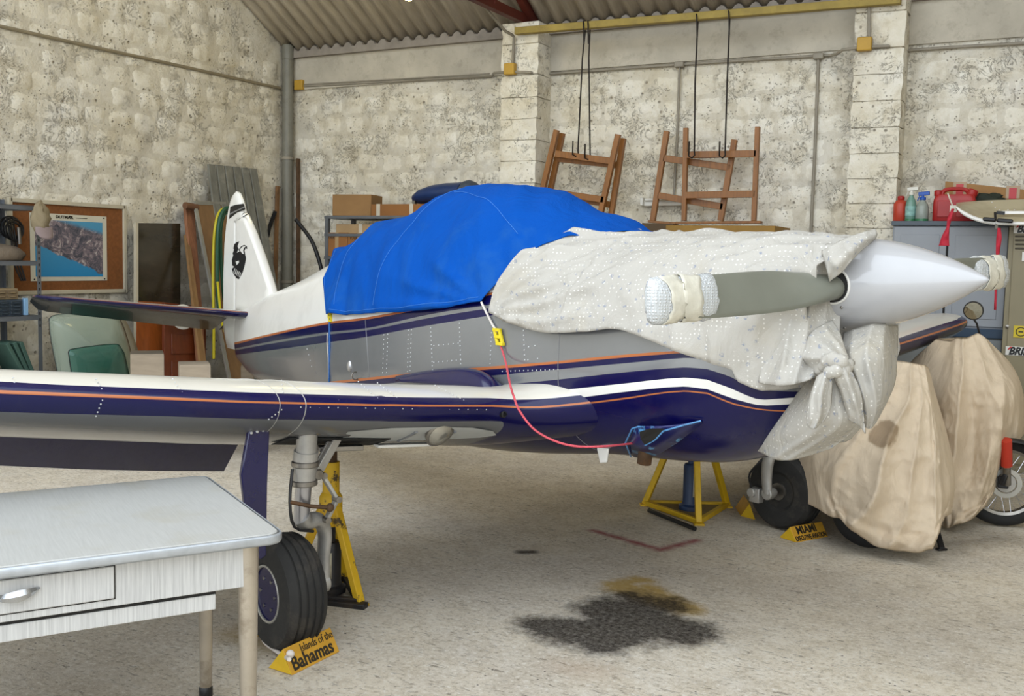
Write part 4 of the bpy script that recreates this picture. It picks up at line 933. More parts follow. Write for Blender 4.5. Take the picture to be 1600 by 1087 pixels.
# ---- bubble wrap on the blade tips
n = NT('bubble_wrap'); p = n.obj(); d = n.vor(p, 105, 'F1', .15); n.set(col=n.mix(n.map(d, .2, .5), lc('#E6E8EA'), lc('#C6CACC')), rough=.18, alpha=.9, spec=.7, coat=.3)
n.bump(n.math('ADD', n.map(d, .15, .5, 1, 0), n.math('MULTIPLY', n.noise(p, 25, 3), .8)), .55, .006); M_bub = n.m
M_tape = mat('cream_masking_tape', '#CFCBBC', .45, var=.15, vs=18, bump=.5, bs=50)
for sg, (HC_, bd, bn), lab in ((1, BL_TIPS[0], 'bubble wrap taped around the propeller tip over the cowling'), (-1, BL_TIPS[1], 'bubble wrap taped around the far propeller tip beyond the spinner point')):
    w = thing('bubble_wrap', lab, 'wrapping', HC_ + bd * .95)
    def ring(r, a, b, ns): return [HC_ + bd * (r + .008 * fbm((j * .9, ns, sg), 2)) + bn * (a * math.cos(2*PI*j/28) * (1 + .10 * fbm((j * .7, r * 20, ns), 2))) + AX_ * (b * math.sin(2*PI*j/28) * (1 + .16 * fbm((j * .6, r * 25, ns + 4), 2)) + .0) for j in range(28)]
    m = MB(); m.loft([ring(r, a, b, 1.0) for r, a, b in ((.82, .062, .026), (.835, .074, .036), (.87, .074, .036), (.91, .068, .032), (.96, .067, .032), (1.02, .069, .033), (1.06, .072, .034), (1.10, .070, .028), (1.112, .05, .012))]); m.build('wrap', M_bub, w, angle=60)
    for r0, wd0 in ((.90, .085), (.985, .07)):
        m = MB(); m.loft([[q_ + bd * (.012 * fbm((jj * .5, k, r0 * 30), 2) + .010 * math.sin(jj * .45 + r0 * 40)) for jj, q_ in enumerate(ring(r0 + k * wd0, .0715 + .003 * fbm((k * 3, r0 * 9, 1), 2), .0355, 1.0))] for k in (0, .2, .4, .6, .8, 1)], True, False); m.build('tape_band', M_tape, w, angle=60, solid=.002, offset=1)
# ---- straps
M_ybuck = mat('yellow_buckle', '#D8C21C', .4, var=.06); M_cordR = mat('red_cord', '#C24A55', .7, var=.3, vs=160); M_cordW = mat('white_cord', '#D8CFC8', .7, var=.1); M_cordB = mat('blue_cord', '#2B5E9E', .7, var=.3, vs=120)
t = thing('cover_strap', 'red cord with yellow buckle hanging from the blue cover past the wing root', 'strap', P(*surf(780, 525)))
sp = lambda x, y, g=.015: (lambda p: p + tocam(p) * g)(P(*surf(x, y)))
m = MB(); m.tube([sp(752, 472, .03), sp(762, 492), sp(770, 508), sp(777, 518)], .0055, 8); m.build('white_cord', M_cordW, t)
m = MB(); m.tube(curve_pts([sp(781, 536), sp(790, 565, .06), AD(797, 600, 4.16), AD(803, 620, 4.12), AD(812, 642, 4.08), AD(834, 670, 4.04), AD(865, 688, 4.02), AD(900, 697, 4.0), AD(945, 697, 3.98), sp(992, 692, .03)], 60), .0046, 8); m.build('red_cord', M_cordR, t)
def buckle(c, root, s=1.0):
    b = MB(); u = (sp(781, 536) - sp(777, 518)).normalized() if root is t else UZ * -1; x = FWD
    for k in (-1, 1): b.bar(c + x * (k * .018 * s) - u * .035 * s, c + x * (k * .018 * s) + u * .035 * s, .016 * s, .012 * s, SB)
    for k in (-.035, .0, .035): b.bar(c - x * .024 * s + u * k * s, c + x * .024 * s + u * k * s, .014 * s, .018 * s, SB)
    b.build('buckle', M_ybuck, root, bevel=.002)
buckle(sp(779, 526, .02), t)
t = thing('cover_strap', 'blue cord with yellow buckle at the rear corner of the blue cover', 'strap', P(*surf(515, 495)))
m = MB(); m.tube([sp(515, 498), sp(515, 540), sp(514.5, 590), sp(514, 612)], .006, 8); m.build('blue_cord', M_cordB, t)
m = MB(); m.tube([sp(511.5, 520), sp(511, 535), sp(513, 560), sp(513.5, 592)], .003, 6); m.build('white_cord', M_cordW, t)
buckle(sp(515.5, 495, .02), t, .8)
# latch on the fuselage side
m = MB(); q = P(*surf(547, 572)); m.sphere(q, .022, 12, 8, (1, .6, 1.5)); m.build('door_latch', M_chrome, fus)
m = MB(); q = P(*surf(558, 587)); m.torus(q + SB * .01, FWD + UZ * .2, .022, .004, 18, 6); m.build('tie_ring', M_steel, fus)
# ================================================================== JACKS, CHOCKS, TABLE, BIKES
n = NT('chipped_yellow_paint'); p = n.obj(); n.set(col=n.mix(n.map(n.noise(p, 16, 6, .7), .56, .63), n.ramp(n.noise(p, 4, 3), [(.3, lc('#C79B12')), (.7, lc('#DDB41C'))]), lc('#4A3A22')), rough=.55); n.bump(n.noise(p, 30, 3), .2, .004); M_yel = n.m
M_yel2 = mat('yellow_paint', '#D6AE1C', .5, var=.12, vs=8, dirt='#8A6E1C', dirtamt=.3)
M_bjack = mat('black_bottle_jack', '#1A1A1C', .5, dirt='#4A3A28'); M_blujack = mat('blue_bottle_jack', '#1E3558', .45, dirt='#3C3226'); M_lab = mat('paper_label', '#B5AE98', .7, var=.15, vs=40)
def jack(base, top, ang, label, worn, bj, body_mat, scale=.34):
    t = thing('jack_stand', label, 'jack', base); ht = top.z
    mt = M_yel if worn else M_yel2
    hub = base + UZ * (ht * (.555 if worn else .96))
    feet = [base + V((math.cos(ang + k * 2 * PI / 3), math.sin(ang + k * 2 * PI / 3), 0)) * scale for k in range(3)]
    for f in feet:
        m = MB(); d = (f - base).normalized(); m.bar(hub + d * .035, f + UZ * .012, .036, .036, d.cross(UZ)); m.build('leg', mt, t, bevel=.004)
        m = MB(); m.box(f + UZ * .006, (.06, .06, .012), ang); m.build('foot_plate', mt, t, bevel=.002)
    for a, b in ((0, 1), (1, 2), (2, 0)):
        m = MB(); m.bar(feet[a] + UZ * .02, feet[b] + UZ * .02, .03, .03); m.build('base_rail', mt if not worn else M_bjack, t, bevel=.003)
    m = MB(); m.lathe(hub - UZ * .09, UZ, [(.04, 0), (.052, .02), (.052, .13), (.04, .15)], 20); m.build('hub_collar', mt, t, angle=40)
    if worn:
        m = MB(); m.tube([hub, hub + UZ * .08], .030, 16); m.build('rusty_neck', M_rust, t)
        m = MB(); m.tube([hub + UZ * .055, hub + UZ * .20], .038, 18); m.build('upper_tube', mt, t)
        m = MB(); m.lathe(hub + UZ * .165, _r * -1, [(.022, .02), (.022, .085), (.015, .09)], 12); m.build('locking_collar', mt, t)
        m = MB(); m.tube([hub + UZ * .19, top - UZ * .03], .027, 16); m.build('screw_post', M_rust, t)
        m = MB(); m.tube(curve_pts([hub + UZ * .17 - _r * .06, hub + UZ * .22 - _r * .075, hub + UZ * .27 - _r * .05, hub + UZ * .31 - _r * .02], 12), .005, 6); m.build('safety_chain', mat('red_chain', '#6A2A1E', .7), t)
    m = MB(); m.lathe(top - UZ * .04, UZ, [(.02, 0), (.038, .01), (.038, .03), (.02, .04)], 18); m.build('saddle', M_rust if worn else mt, t)
    bh = ht * (.36 if worn else .46)
    m = MB(); m.lathe(base + UZ * .02, UZ, [(.07, 0), (.07, .025), (.052, .035), (.048, .05), (.048, bh * .82), (.040, bh * .86)], 20); m.build('bottle_jack', body_mat, t, angle=40)
    m = MB(); m.tube([base + UZ * bh * .8, hub - UZ * .08], .022, 14); m.build('jack_ram', M_bjack if worn else body_mat, t)
    m = MB(); q = base + UZ * (.03 + bh * .45); rr = .0495; m.loft([[q + (_r * math.sin(a) - _f * math.cos(a)) * rr + UZ * z for a in [(.1 if not worn else -.5) + .16 * j for j in range(6)]] for z in (-bh * .22, bh * .22)], False, False); m.build('jack_label', M_lab, t, solid=.0015, offset=1)
    return t, feet, hub
b1 = FL(516, 930); tp = P(-.325, 1.215, .84)
jack(V((b1.x, b1.y, 0)), V((b1.x, b1.y, .745)), math.radians(-12), 'chipped yellow jack stand with rusty post behind the near main wheel', True, 0, M_bjack, .20)
b2 = FL(1078, 800); b2 = V((b2.x, b2.y, 0)); t2, feet2, hub2 = jack(b2, b2 + UZ * .72, math.radians(-62), 'clean yellow tripod jack stand with blue bottle jack under the fuselage', False, 0, M_blujack, .30)
m = MB(); m.prism([f + UZ * .008 for f in feet2], UZ * .012); m.build('base_plate', mat('worn_base_board', '#8A7444', .8, var=.25), t2)
m = MB(); m.tube([FL(1014, 797, .02), FL(1086, 826, .02)], .013, 10); tag(m.build('lever_bar', M_black), 'black jack handle bar lying across the tripod jack feet', 'bar')
m = MB(); m.tube(curve_pts([hub2 + V((.03, -.04, -.02)), hub2 + V((.05, -.06, -.14)), hub2 + V((0, -.07, -.19)), hub2 + V((.03, -.05, -.24))], 14), .004, 6); m.build('cord', M_cordW, t2)
m = MB(); q = FL(500, 952); m.box(FL(520, 940, .012), (.32, .05, .024), math.radians(12)); tag(m.build('dark_timber', M_bjack, bevel=.004), 'dark flat timber on the floor under the chipped yellow jack', 'timber')
# ---- chocks
M_let = mat('black_lettering', '#2A2318', .6)
M_chock = mat('ochre_chock_paint', '#C9972E', .55, var=.12, vs=12, dirt='#8E6A28', dirtamt=.3)
def chock(A, B, C, h, label, lines=(), knob=False):
    A, B, C = (V((q.x, q.y, 0)) for q in (A, B, C)); e = C - A; L = B - A
    t = thing('wheel_chock', label, 'chock', A); apexA = A + e * .42 + UZ * h
    m = MB(); m.prism([A, C, apexA], L); m.build('chock_body', M_chock, t, bevel=.003)
    m = MB(); m.prism([A + UZ * .003 + e * .02, C + UZ * .003 - e * .02, apexA - UZ * .005], -L.normalized() * .003); m.build('chock_end', M_yel2, t, angle=0)
    x = L.normalized(); y = (apexA - A).normalized(); z = x.cross(y)
    for txt, size, u, v, sx, bold in lines:
        tm = text_mb(txt, size, A + x * (u * L.length) + y * (v * (apexA - A).length) + z * .001, x, y, .0012, 0, sx, bold); tm.build('lettering', M_let, t, angle=0)
    if knob: m = MB(); m.sphere(A + x * .07 * L.length + y * (.72 * (apexA - A).length) + z * .008, .016, 10, 8); m.tube([A + x * .07 * L.length + y * (.72 * (apexA - A).length), A + x * .07 * L.length + y * (.72 * (apexA - A).length) + z * .02], .006); m.build('rope_knot', M_cordW, t)
    return t
A, B, C = FL(457, 1055), FL(531, 1018), FL(420, 1043)
chock(A, B, C, .088, 'ochre wheel chock lettered Islands of the Bahamas by the near wheel', [('Islands of the', .042, .30, .62, .82, 0), ('Bahamas', .072, .05, .12, .92, .0014)], True)
A, B, C = (q - _f * .10 for q in (FL(1237, 840), FL(1286, 831), FL(1211, 832)))
L_ = (B - A).length
chock(A, B, C, .078, 'ochre wheel chock lettered MIAMI in front of the far wheel', [('MIAMI', .062, .13, .48, .98 * L_ / .27, .0016), ('EXECUTIVE AVIATION', .038, .02, .08, .60 * L_ / .24, .001)])
m = MB()
lg = [sum(((0, 0),), ()) for _ in ()]
A, B, C = FL(1180, 812), FL(1172, 800), FL(1157, 806); chock(A, A + (B - A) * 1.2, C, .095, 'plain yellow wheel chock wedged behind the far wheel')
A = FL(401, 996); C = FL(420, 984); chock(A, A + (_f * .25 + _r * .02), C, .095, 'plain yellow wheel chock half hidden behind the near wheel by the table leg')
m = MB(); m.tube(curve_pts([FL(404, 975, .05), FL(412, 1000, .01), FL(425, 1012, .008), FL(440, 1022, .03), FL(452, 1030, .08)], 24), .008, 8); tag(m.build('chock_rope', M_cordW, angle=60), 'pale rope running from the near wheel to the lettered chock', 'rope')
# ---- table
TZ = .76
ta, tb = FL(443, 832, TZ), FL(375, 737, TZ); tl_ = FL(0, 886, TZ)
xd = (ta - tl_).normalized(); yd = (tb - ta); yd = (yd - xd * yd.dot(xd)); TD = yd.length; yd = yd.normalized(); TL = 1.15
tbl = thing('work_table', 'pale formica kitchen table with tubular legs and drawer in the left foreground', 'table', V((ta.x, ta.y, 0)) - xd * .6 + yd * .3)
def T(a, b, z): return V((ta.x, ta.y, 0)) - xd * a + yd * b + UZ * z       # a from the right end, b from the front edge
n = NT('worn_formica'); p = n.obj(); R3 = Matrix((xd, yd, UZ)).to_euler()
vv = n.node('ShaderNodeMapping', vector_type='TEXTURE'); n.link(p, vv.inputs[0]); vv.inputs['Rotation'].default_value = (0, 0, math.atan2(xd.y, xd.x))
fx = n.noise(n.scale(vv.outputs[0], (190, 9, 9)), 1.0, 4, .6); fb = n.noise(p, 5, 5, .6)
col = n.ramp(fx, [(.3, lc('#ABABA7')), (.7, lc('#B7B7B3'))]); col = n.mix(n.map(fb, .52, .7, 0, .35), col, lc('#A39C86'))
col = n.mix(n.map(n.noise(p, 2.4, 3, .5), .60, .68, 0, .3), col, lc('#9A9686'))
n.set(col=col, rough=.34, spec=.5); M_top = n.m
n = NT('streaked_formica'); p = n.obj(); vv = n.node('ShaderNodeMapping', vector_type='TEXTURE'); n.link(p, vv.inputs[0]); vv.inputs['Rotation'].default_value = (0, 0, math.atan2(xd.y, xd.x))
fx = n.noise(n.scale(vv.outputs[0], (210, 40, 6)), 1.0, 5, .65); n.set(col=n.ramp(fx, [(.34, lc('#ADADAC')), (.5, lc('#BDBDBC')), (.66, lc('#C9C9C7'))]), rough=.4); M_str = n.m
def rrect(a0, a1, b0, b1, r, z, nn=6):
    out = []
    for (cx, cy, s0) in ((a0 + r, b0 + r, PI), (a1 - r, b0 + r, 1.5 * PI), (a1 - r, b1 - r, 0), (a0 + r, b1 - r, .5 * PI)):
        for k in range(nn + 1): an = s0 + k * PI / 2 / nn; out.append(T(cx + r * math.cos(an), cy + r * math.sin(an), z))
    return out
m = MB(); m.loft([rrect(0.004, TL - .004, .004, TD - .004, .045, z) for z in (TZ - .026, TZ)]); m.build('table_top', M_top, tbl, angle=30, bevel=.003)
m = MB(); m.loft([rrect(-.002, TL + .002, -.002, TD + .002, .048, TZ - .028), rrect(-.005, TL + .005, -.005, TD + .005, .05, TZ - .022), rrect(-.005, TL + .005, -.005, TD + .005, .05, TZ - .008), rrect(-.002, TL + .002, -.002, TD + .002, .048, TZ - .003)], True, False); m.build('metal_edge', mat('brushed_alloy_edge', '#B4B9BF', .42, .6, var=.12, vs=20), tbl, angle=50, solid=.003)
ap0, apz = .035, TZ - .03
def tbox(mb, a0, a1, b0, b1, z0, z1):
    q = [T(a, b, z) for z in (z0, z1) for a, b in ((a0, b0), (a1, b0), (a1, b1), (a0, b1))]; mb.add(q, [(3,2,1,0),(4,5,6,7),(0,1,5,4),(1,2,6,5),(2,3,7,6),(3,0,4,7)])
m = MB(); tbox(m, .098, TL - .06, ap0, ap0 + .018, TZ - .150, apz); m.build('front_apron', M_str, tbl, bevel=.002)
m = MB(); tbox(m, .085, .103, ap0 + .02, TD - .06, TZ - .150, apz); m.build('side_apron', M_str, tbl, bevel=.002)
m = MB(); tbox(m, TL - .068, TL - .05, ap0 + .02, TD - .06, TZ - .150, apz); m.build('side_apron', M_str, tbl, bevel=.002)
m = MB(); tbox(m, .09, TL - .06, TD - .078, TD - .06, TZ - .150, apz); m.build('back_apron', M_str, tbl, bevel=.002)
m = MB(); tbox(m, .44, .92, ap0 - .006, ap0 + .004, TZ - .128, apz - .012); dr_ = m.build('drawer', M_str, tbl, bevel=.003)
m = MB(); tbox(m, .437, .923, ap0 - .002, ap0 + .001, TZ - .131, apz - .009); m.build('drawer_gap', M_dark, tbl, angle=0)
m = MB(); hb = []
for i in range(13):
    k = i / 12 * 2 - 1; wv = .017 * math.sqrt(max(0.02, 1 - k * k)) * (1 - .25 * abs(k)); st = .004 + .026 * (1 - k * k); cz = TZ - .078 + .006 * k
    hb.append([T(.668 + k * .052 * -1, ap0 - .006 - st + y, cz + z) for z, y in ((-wv, .004), (0, -.004), (wv * .8, .004), (0, .010))])
m.loft(hb); m.build('drawer_handle', mat('polished_alloy', '#B9BCC0', .22, .9, var=.05), dr_, angle=50)
m = MB(); tbox(m, .175, TL - .14, ap0 + .012, ap0 + .03, TZ - .205, TZ - .162); m.build('lower_rail', M_str, tbl, bevel=.002)
m = MB(); tbox(m, .175, TL - .14, ap0 + .014, ap0 + .028, TZ - .163, TZ - .149); m.build('rail_gap', M_dark, tbl, angle=0)
M_leg = mat('aged_alloy_tube', '#B3A99A', .35, .6, var=.15, vs=6, dirt='#6A5A45', dirtamt=.5)
for a, b in ((.083, .055), (.022, TD - .085), (TL - .055, .055), (TL - .075, TD - .085)):
    m = MB(); m.lathe(T(a, b, 0), UZ, [(.017, 0), (.020, .01), (.029, TZ - .03)], 20); l = m.build('leg', M_leg, tbl, angle=40)
    m = MB(); m.lathe(T(a, b, 0), UZ, [(.02, 0), (.023, .004), (.023, .035), (.02, .04)], 16); m.build('foot_cap', M_black, l, angle=40)
# ---- covered motorcycles
M_tarp = cloth_mat('tan_bike_cover', '#CDBBA2', .6, 6, dirt='#8F7B62', dirtamt=.4)
n = NT('stained_tan_cover'); p = n.pos()
M_tarp1 = cloth_mat('tan_scooter_cover', '#D6C4AB', .6, 6, dirt='#8F7B62', dirtamt=.4)
bpy.data.materials.remove(n.m)
def add_stain(m, c, r, col):
    t_ = m.node_tree; b = t_.nodes['Principled BSDF'].inputs['Base Color']; src = b.links[0].from_socket
    g = t_.nodes.new('ShaderNodeNewGeometry'); d = t_.nodes.new('ShaderNodeVectorMath'); d.operation = 'DISTANCE'; t_.links.new(g.outputs['Position'], d.inputs[0]); d.inputs[1].default_value = c
    nz = t_.nodes.new('ShaderNodeTexNoise'); t_.links.new(g.outputs['Position'], nz.inputs['Vector']); nz.inputs['Scale'].default_value = 9
    a = t_.nodes.new('ShaderNodeMath'); a.operation = 'MULTIPLY_ADD'; t_.links.new(nz.outputs['Fac'], a.inputs[0]); a.inputs[1].default_value = r * 1.2; t_.links.new(d.outputs['Value'], a.inputs[2])
    mp = t_.nodes.new('ShaderNodeMapRange'); t_.links.new(a.outputs[0], mp.inputs[0]); mp.inputs[1].default_value = r * 1.65; mp.inputs[2].default_value = r * 1.45; mp.inputs[3].default_value = 0; mp.inputs[4].default_value = .75
    x = t_.nodes.new('ShaderNodeMix'); x.data_type = 'RGBA'; t_.links.new(mp.outputs[0], x.inputs[0]); t_.links.new(src, x.inputs[6]); x.inputs[7].default_value = lc(col); t_.links.new(x.outputs[2], b)
add_stain(M_tarp1, AD(1381, 676, 5.44), .085, '#8A745A')
def foldt(ap, fr, amp, ph=0.0):
    ap = AD(*ap)
    def f(i, j, p):
        ed = min(1, j * 8, (1 - j) * 8); d = p - ap; x = d.dot(_r); z = max(.0, -d.z) + .10; an = math.atan2(x, z); ds = math.hypot(x, z)
        an += .06 * fbm((p.x * 2, p.y * 2, p.z * 2), 2)
        q = V((p.x, p.y, p.z * .5)); cr = noise.ridged_multi_fractal(q * 3.0 + V((ph * 9, 0, 0)), 1.0, 2.1, 3, 1.0, 2.0) - 1.1
        c2 = noise.ridged_multi_fractal(p * 8 + V((0, ph * 7, 3)), 1.0, 2.1, 3, 1.0, 2.0) - 1.1
        fan = (abs(math.sin(an * fr + ph)) ** .7 - .6) + .5 * (abs(math.sin(an * fr * 2.3 + 1 + ph)) ** .7 - .6)
        hem = smooth01((i - .86) * 10) * (.035 * abs(math.sin(j * 23 + 3 * fbm(p * 3, 2))) + .02 * math.sin(i * 60))
        return tocam(p) * ed * (-amp * min(1, ds * 1.4) * fan + .020 * cr + .016 * c2 + hem) + UZ * (.02 * fbm(p * 10, 2) if i > .95 else 0)
    return f
t = thing('motorcycle_cover', 'stained tan cloth cover over the scooter nearest the aeroplane wheel', 'cover', FL(1400, 850))
def shell(rows, name, root, fold, back, mt, nu=170, nv=110):
    pts = [[AD(*c) for c in r] for r in rows]; out = []
    for i, r in enumerate(pts):
        b = back[i]; c = (r[0] + r[-1]) / 2
        ring = r + [r[-1] + _f * b * .55 + _r * b * .08, (r[-1] * 2 + r[0]) / 3 + _f * b, (r[-1] + r[0] * 2) / 3 + _f * b, r[0] + _f * b * .55 - _r * b * .08]
        out.append(ring)
    K = len(out[0]); fine = []
    for r in out:
        ext = r[-2:] + r + r[:3]; fine.append([crom(ext, 2 + K * j / nu) * .45 + ext[2 + int(K * j / nu)].lerp(ext[3 + int(K * j / nu)], (K * j / nu) % 1) * .55 for j in range(nu)])
    cols = [curve_pts([fine[i][j] for i in range(len(fine))], nv) for j in range(nu)]
    kf = (len(rows[0]) - 1) / K
    g = [[cols[j][i] for j in range(nu)] for i in range(nv)]
    for i in range(nv):
        for j in range(nu):
            jj = j / nu / kf
            q = g[i][j]
            if jj <= 1: q = q + fold(i / (nv - 1), jj, q)
            q.z = max(q.z, .012 + .01 * fbm(q * 9, 2) * .5); g[i][j] = q
    m = MB(); m.loft(g, True, False)
    c = sum(g[0], V((0, 0, 0))) / nu; o = len(m.v); m.v.append(c + UZ * .005); m.f += [(j, (j + 1) % nu, o) for j in range(nu)]
    return m.build(name, mt, root, angle=180, solid=.005, offset=1)
shell([[(1388, 567, 5.75), (1402, 565, 5.7), (1416, 566, 5.66), (1432, 569, 5.63), (1446, 571, 5.63), (1449, 573, 5.72), (1451, 575, 5.85)],
       [(1352, 606, 5.7), (1378, 615, 5.56), (1405, 620, 5.5), (1430, 622, 5.46), (1451, 625, 5.46), (1459, 622, 5.6), (1464, 622, 5.8)],
       [(1302, 662, 5.7), (1340, 682, 5.5), (1390, 690, 5.42), (1430, 696, 5.36), (1454, 700, 5.36), (1472, 690, 5.5), (1481, 682, 5.78)],
       [(1272, 712, 5.7), (1300, 745, 5.52), (1360, 768, 5.36), (1415, 778, 5.3), (1455, 782, 5.3), (1482, 766, 5.45), (1492, 745, 5.72)],
       [(1284, 798, 5.62), (1312, 812, 5.52), (1345, 839, 5.42), (1393, 860, 5.32), (1457, 857, 5.27), (1476, 806, 5.5), (1487, 802, 5.72)]], 'cloth', t, foldt((1447, 560, 5.6), 7.0, .085), [.35, .6, .8, .9, .95], M_tarp1)
t3 = thing('motorcycle_cover', 'tan cloth cover with a torn seam over the farther red motorcycle at the right edge', 'cover', FL(1500, 824))
shell([[(1486, 533, 6.3), (1493, 528, 6.2), (1510, 529, 6.15), (1527, 521, 6.15), (1538, 526, 6.15), (1545, 532, 6.25), (1549, 537, 6.4)],
       [(1466, 576, 6.3), (1490, 580, 6.1), (1515, 580, 6.05), (1538, 578, 6.0), (1560, 570, 6.05), (1576, 567, 6.2), (1582, 572, 6.4)],
       [(1455, 620, 6.3), (1485, 640, 6.05), (1520, 650, 6.02), (1548, 640, 5.9), (1570, 622, 5.86), (1593, 608, 6.1), (1599, 616, 6.4)],
       [(1455, 700, 6.3), (1480, 712, 6.02), (1520, 722, 5.98), (1546, 712, 5.84), (1563, 694, 5.88), (1588, 686, 6.1), (1600, 676, 6.4)],
       [(1458, 770, 6.25), (1475, 775, 6.02), (1505, 775, 5.95), (1535, 765, 5.88), (1560, 730, 5.95), (1568, 706, 6.1), (1575, 692, 6.4)],
       [(1459, 818, 6.2), (1475, 822, 6.06), (1490, 824, 5.96), (1518, 812, 5.92), (1542, 790, 5.97), (1557, 760, 6.12), (1563, 740, 6.4)]], 'cloth', t3, foldt((1520, 505, 6.1), 5.0, .08, .8), [.3, .6, .7, .6, .4, .3], M_tarp)
M_redf = mat('red_fork_paint', '#B5321F', .4, var=.1); M_wheel = mat('bike_rubber', '#191919', .8, bump=.2)
c = AD(1569, 752, 6.12); R_ = c.z - .004; bx = (_f * .97 + _r * .25).normalized()
mc = thing('motorcycle', 'red forked motorcycle with spoked wheel and round mirror under the right cover', 'motorcycle', V((c.x, c.y, 0)))
m = MB(); m.torus(c, bx, R_ - .04, .04, 56, 14); wt = m.build('front_tyre', M_wheel, mc, angle=60)
m = MB(); m.lathe(c, bx, [(R_ - .085, -.022), (R_ - .068, -.028), (R_ - .072, 0), (R_ - .068, .028), (R_ - .085, .022), (R_ - .078, 0)], 56, False); m.build('rim', M_steel, wt, angle=60)
m = MB()
xx = bx.orthogonal().normalized(); yy = bx.cross(xx)
for k in range(36):
    a = 2 * PI * k / 36; b = a + (.5 if k % 2 else -.5); sd = .03 if k % 4 < 2 else -.03
    m.tube([c + (xx * math.cos(b) + yy * math.sin(b)) * .045 + bx * sd, c + (xx * math.cos(a) + yy * math.sin(a)) * (R_ - .075)], .0018, 4)
m.build('spokes', M_chrome, wt, angle=60)['kind'] = 'stuff'
m = MB(); m.lathe(c, bx, [(.03, -.05), (.055, -.05), (.06, -.03), (.06, .03), (.055, .05)], 24); m.build('wheel_hub', M_cast, wt, angle=40)
m = MB(); m.lathe(c - bx * .055, bx, [(.062, 0), (.088, 0), (.088, .005), (.062, .005)], 36, False); m.build('brake_disc', mat('brake_disc_steel', '#B5B4AE', .35, .8), wt)
up_ = (AD(1567, 678, 6.0) - c).normalized()
for o_ in (-.085, .085):
    q = c + bx * o_; m = MB(); m.tube([q, q + up_ * .17], .022, 14); m.build('fork_slider', M_steel, mc)
    m = MB(); m.tube([q + up_ * .13, q + up_ * .30], .032, 14); m.build('fork_gaiter', M_redf, mc)
m = MB(); m.bar(c - bx * .09 - _r * .03 + up_ * .0, c - bx * .09 + up_ * .07, .05, .03); m.box(c - bx * .075 + V((-.02, 0, .01)), (.06, .04, .07)); m.build('brake_caliper', M_bjack, mc, bevel=.006)
m = MB(); fr = []
for i in range(15):
    a = -.9 + 1.8 * i / 14; d = up_ * math.cos(a) + bx.cross(up_) * math.sin(a); fr.append([c + d * (R_ + .025 - .02 * (j - 2) ** 2 / 4) + bx * (.022 * (j - 2)) for j in range(5)])
m.grid(fr); m.build('front_mudguard', M_bjack, mc, angle=60, solid=.004)
mp = AD(1521, 485, 6.15); md_ = (tocam(mp) * .9 + _r * -.12 - UZ * .22).normalized()
m = MB(); m.lathe(mp, md_, [(.02, -.035), (.05, -.025), (.057, -.006), (.057, .006), (.050, .006)], 36); mir = m.build('mirror_housing', M_black, mc, angle=45)
m = MB(); m.lathe(mp + md_ * .0075, md_, [(.051, 0), (.05, .001), (.001, .002)], 36); m.build('mirror_glass', mat('mirror_glass', '#A9A99E', .03, 1.0, var=.02), mir)
m = MB(); m.tube([mp - UZ * .05 - md_ * .01, AD(1526, 505, 6.17), AD(1533, 530, 6.25), AD(1530, 560, 6.3)], .006, 8); m.build('mirror_stem', M_black, mc)
c1 = AD(1368, 775, 5.75); c1 = AD(1360, 803, 5.58); R1 = .205; c1.z = R1 + .004; b1x = (_f * .92 + _r * .35).normalized()
mc1 = thing('scooter', 'small wheeled scooter hidden under the nearest tan cover', 'scooter', V((c1.x, c1.y, 0)))
m = MB(); m.torus(c1, b1x, R1 - .05, .05, 48, 14); wt = m.build('front_tyre', M_wheel, mc1, angle=60)
m = MB(); m.lathe(c1, b1x, [(.001, -.03), (.08, -.03), (.115, -.035), (.115, .035), (.08, .03), (.001, .03)], 32); m.build('wheel_disc', M_steel, wt, angle=40)
m = MB(); m.bar(AD(1460, 815, 5.75), FL(1472, 858, .01), .03, .02); m.bar(FL(1464, 858, .008), FL(1478, 857, .008), .03, .012); m.build('side_stand', M_black, mc1, bevel=.003)
m = MB(); q = AD(1410, 640, 6.05); m.tube([c1 + UZ * .1, AD(1410, 600, 6.0)], .03, 10); m.build('steering_column', M_bjack, mc1)
# ================================================================== LEFT WALL: PINBOARD, SHELVES, BOARDS
M_cork = mat('cork', '#7A4A22', .9, var=.2, vs=40, bump=.3, bs=120); M_frame = mat('cream_frame', '#B9B09A', .6, var=.1)
c = [LW(x, y, .03) for x, y in ((14, 310), (193, 325), (194, 454), (18, 459))]
zt_, zb_ = c[0].z * .4 + c[1].z * .6, c[2].z; ya, yb = c[0].y, c[1].y
pb = thing('pinboard', 'cork pinboard in cream frame with an aerial poster on the left wall', 'pinboard', V((XL + .02, (ya + yb) / 2, zb_)))
m = MB(); m.box((XL + .025, (ya + yb) / 2, (zt_ + zb_) / 2), (.016, yb - ya, zt_ - zb_)); m.build('cork_sheet', M_cork, pb)
for a, b in (((ya, zt_), (yb, zt_)), ((ya, zb_), (yb, zb_)), ((ya, zb_ - .018), (ya, zt_ + .018)), ((yb, zb_ - .018), (yb, zt_ + .018))):
    m = MB(); m.bar((XL + .035, a[0], a[1]), (XL + .035, b[0], b[1]), .036, .036, (1, 0, 0)); m.build('frame_rail', M_frame, pb, bevel=.004)
pc_ = [LW(x, y, .036) for x, y in ((46, 331), (166, 339), (169, 438), (48, 444))]
py0, py1, pz0, pz1 = pc_[0].y, pc_[1].y, pc_[2].z, (pc_[0].z + pc_[1].z) / 2
ps = MB(); ps.box((XL + .037, (py0 + py1) / 2, (pz0 + pz1) / 2), (.003, py1 - py0, pz1 - pz0)); post = ps.build('poster', mat('poster_paper', '#C9C4B2', .6, var=.06), pb)
n = NT('aerial_picture'); p = n.pos(); sx = n.node('ShaderNodeSeparateXYZ'); n.link(p, sx.inputs[0])
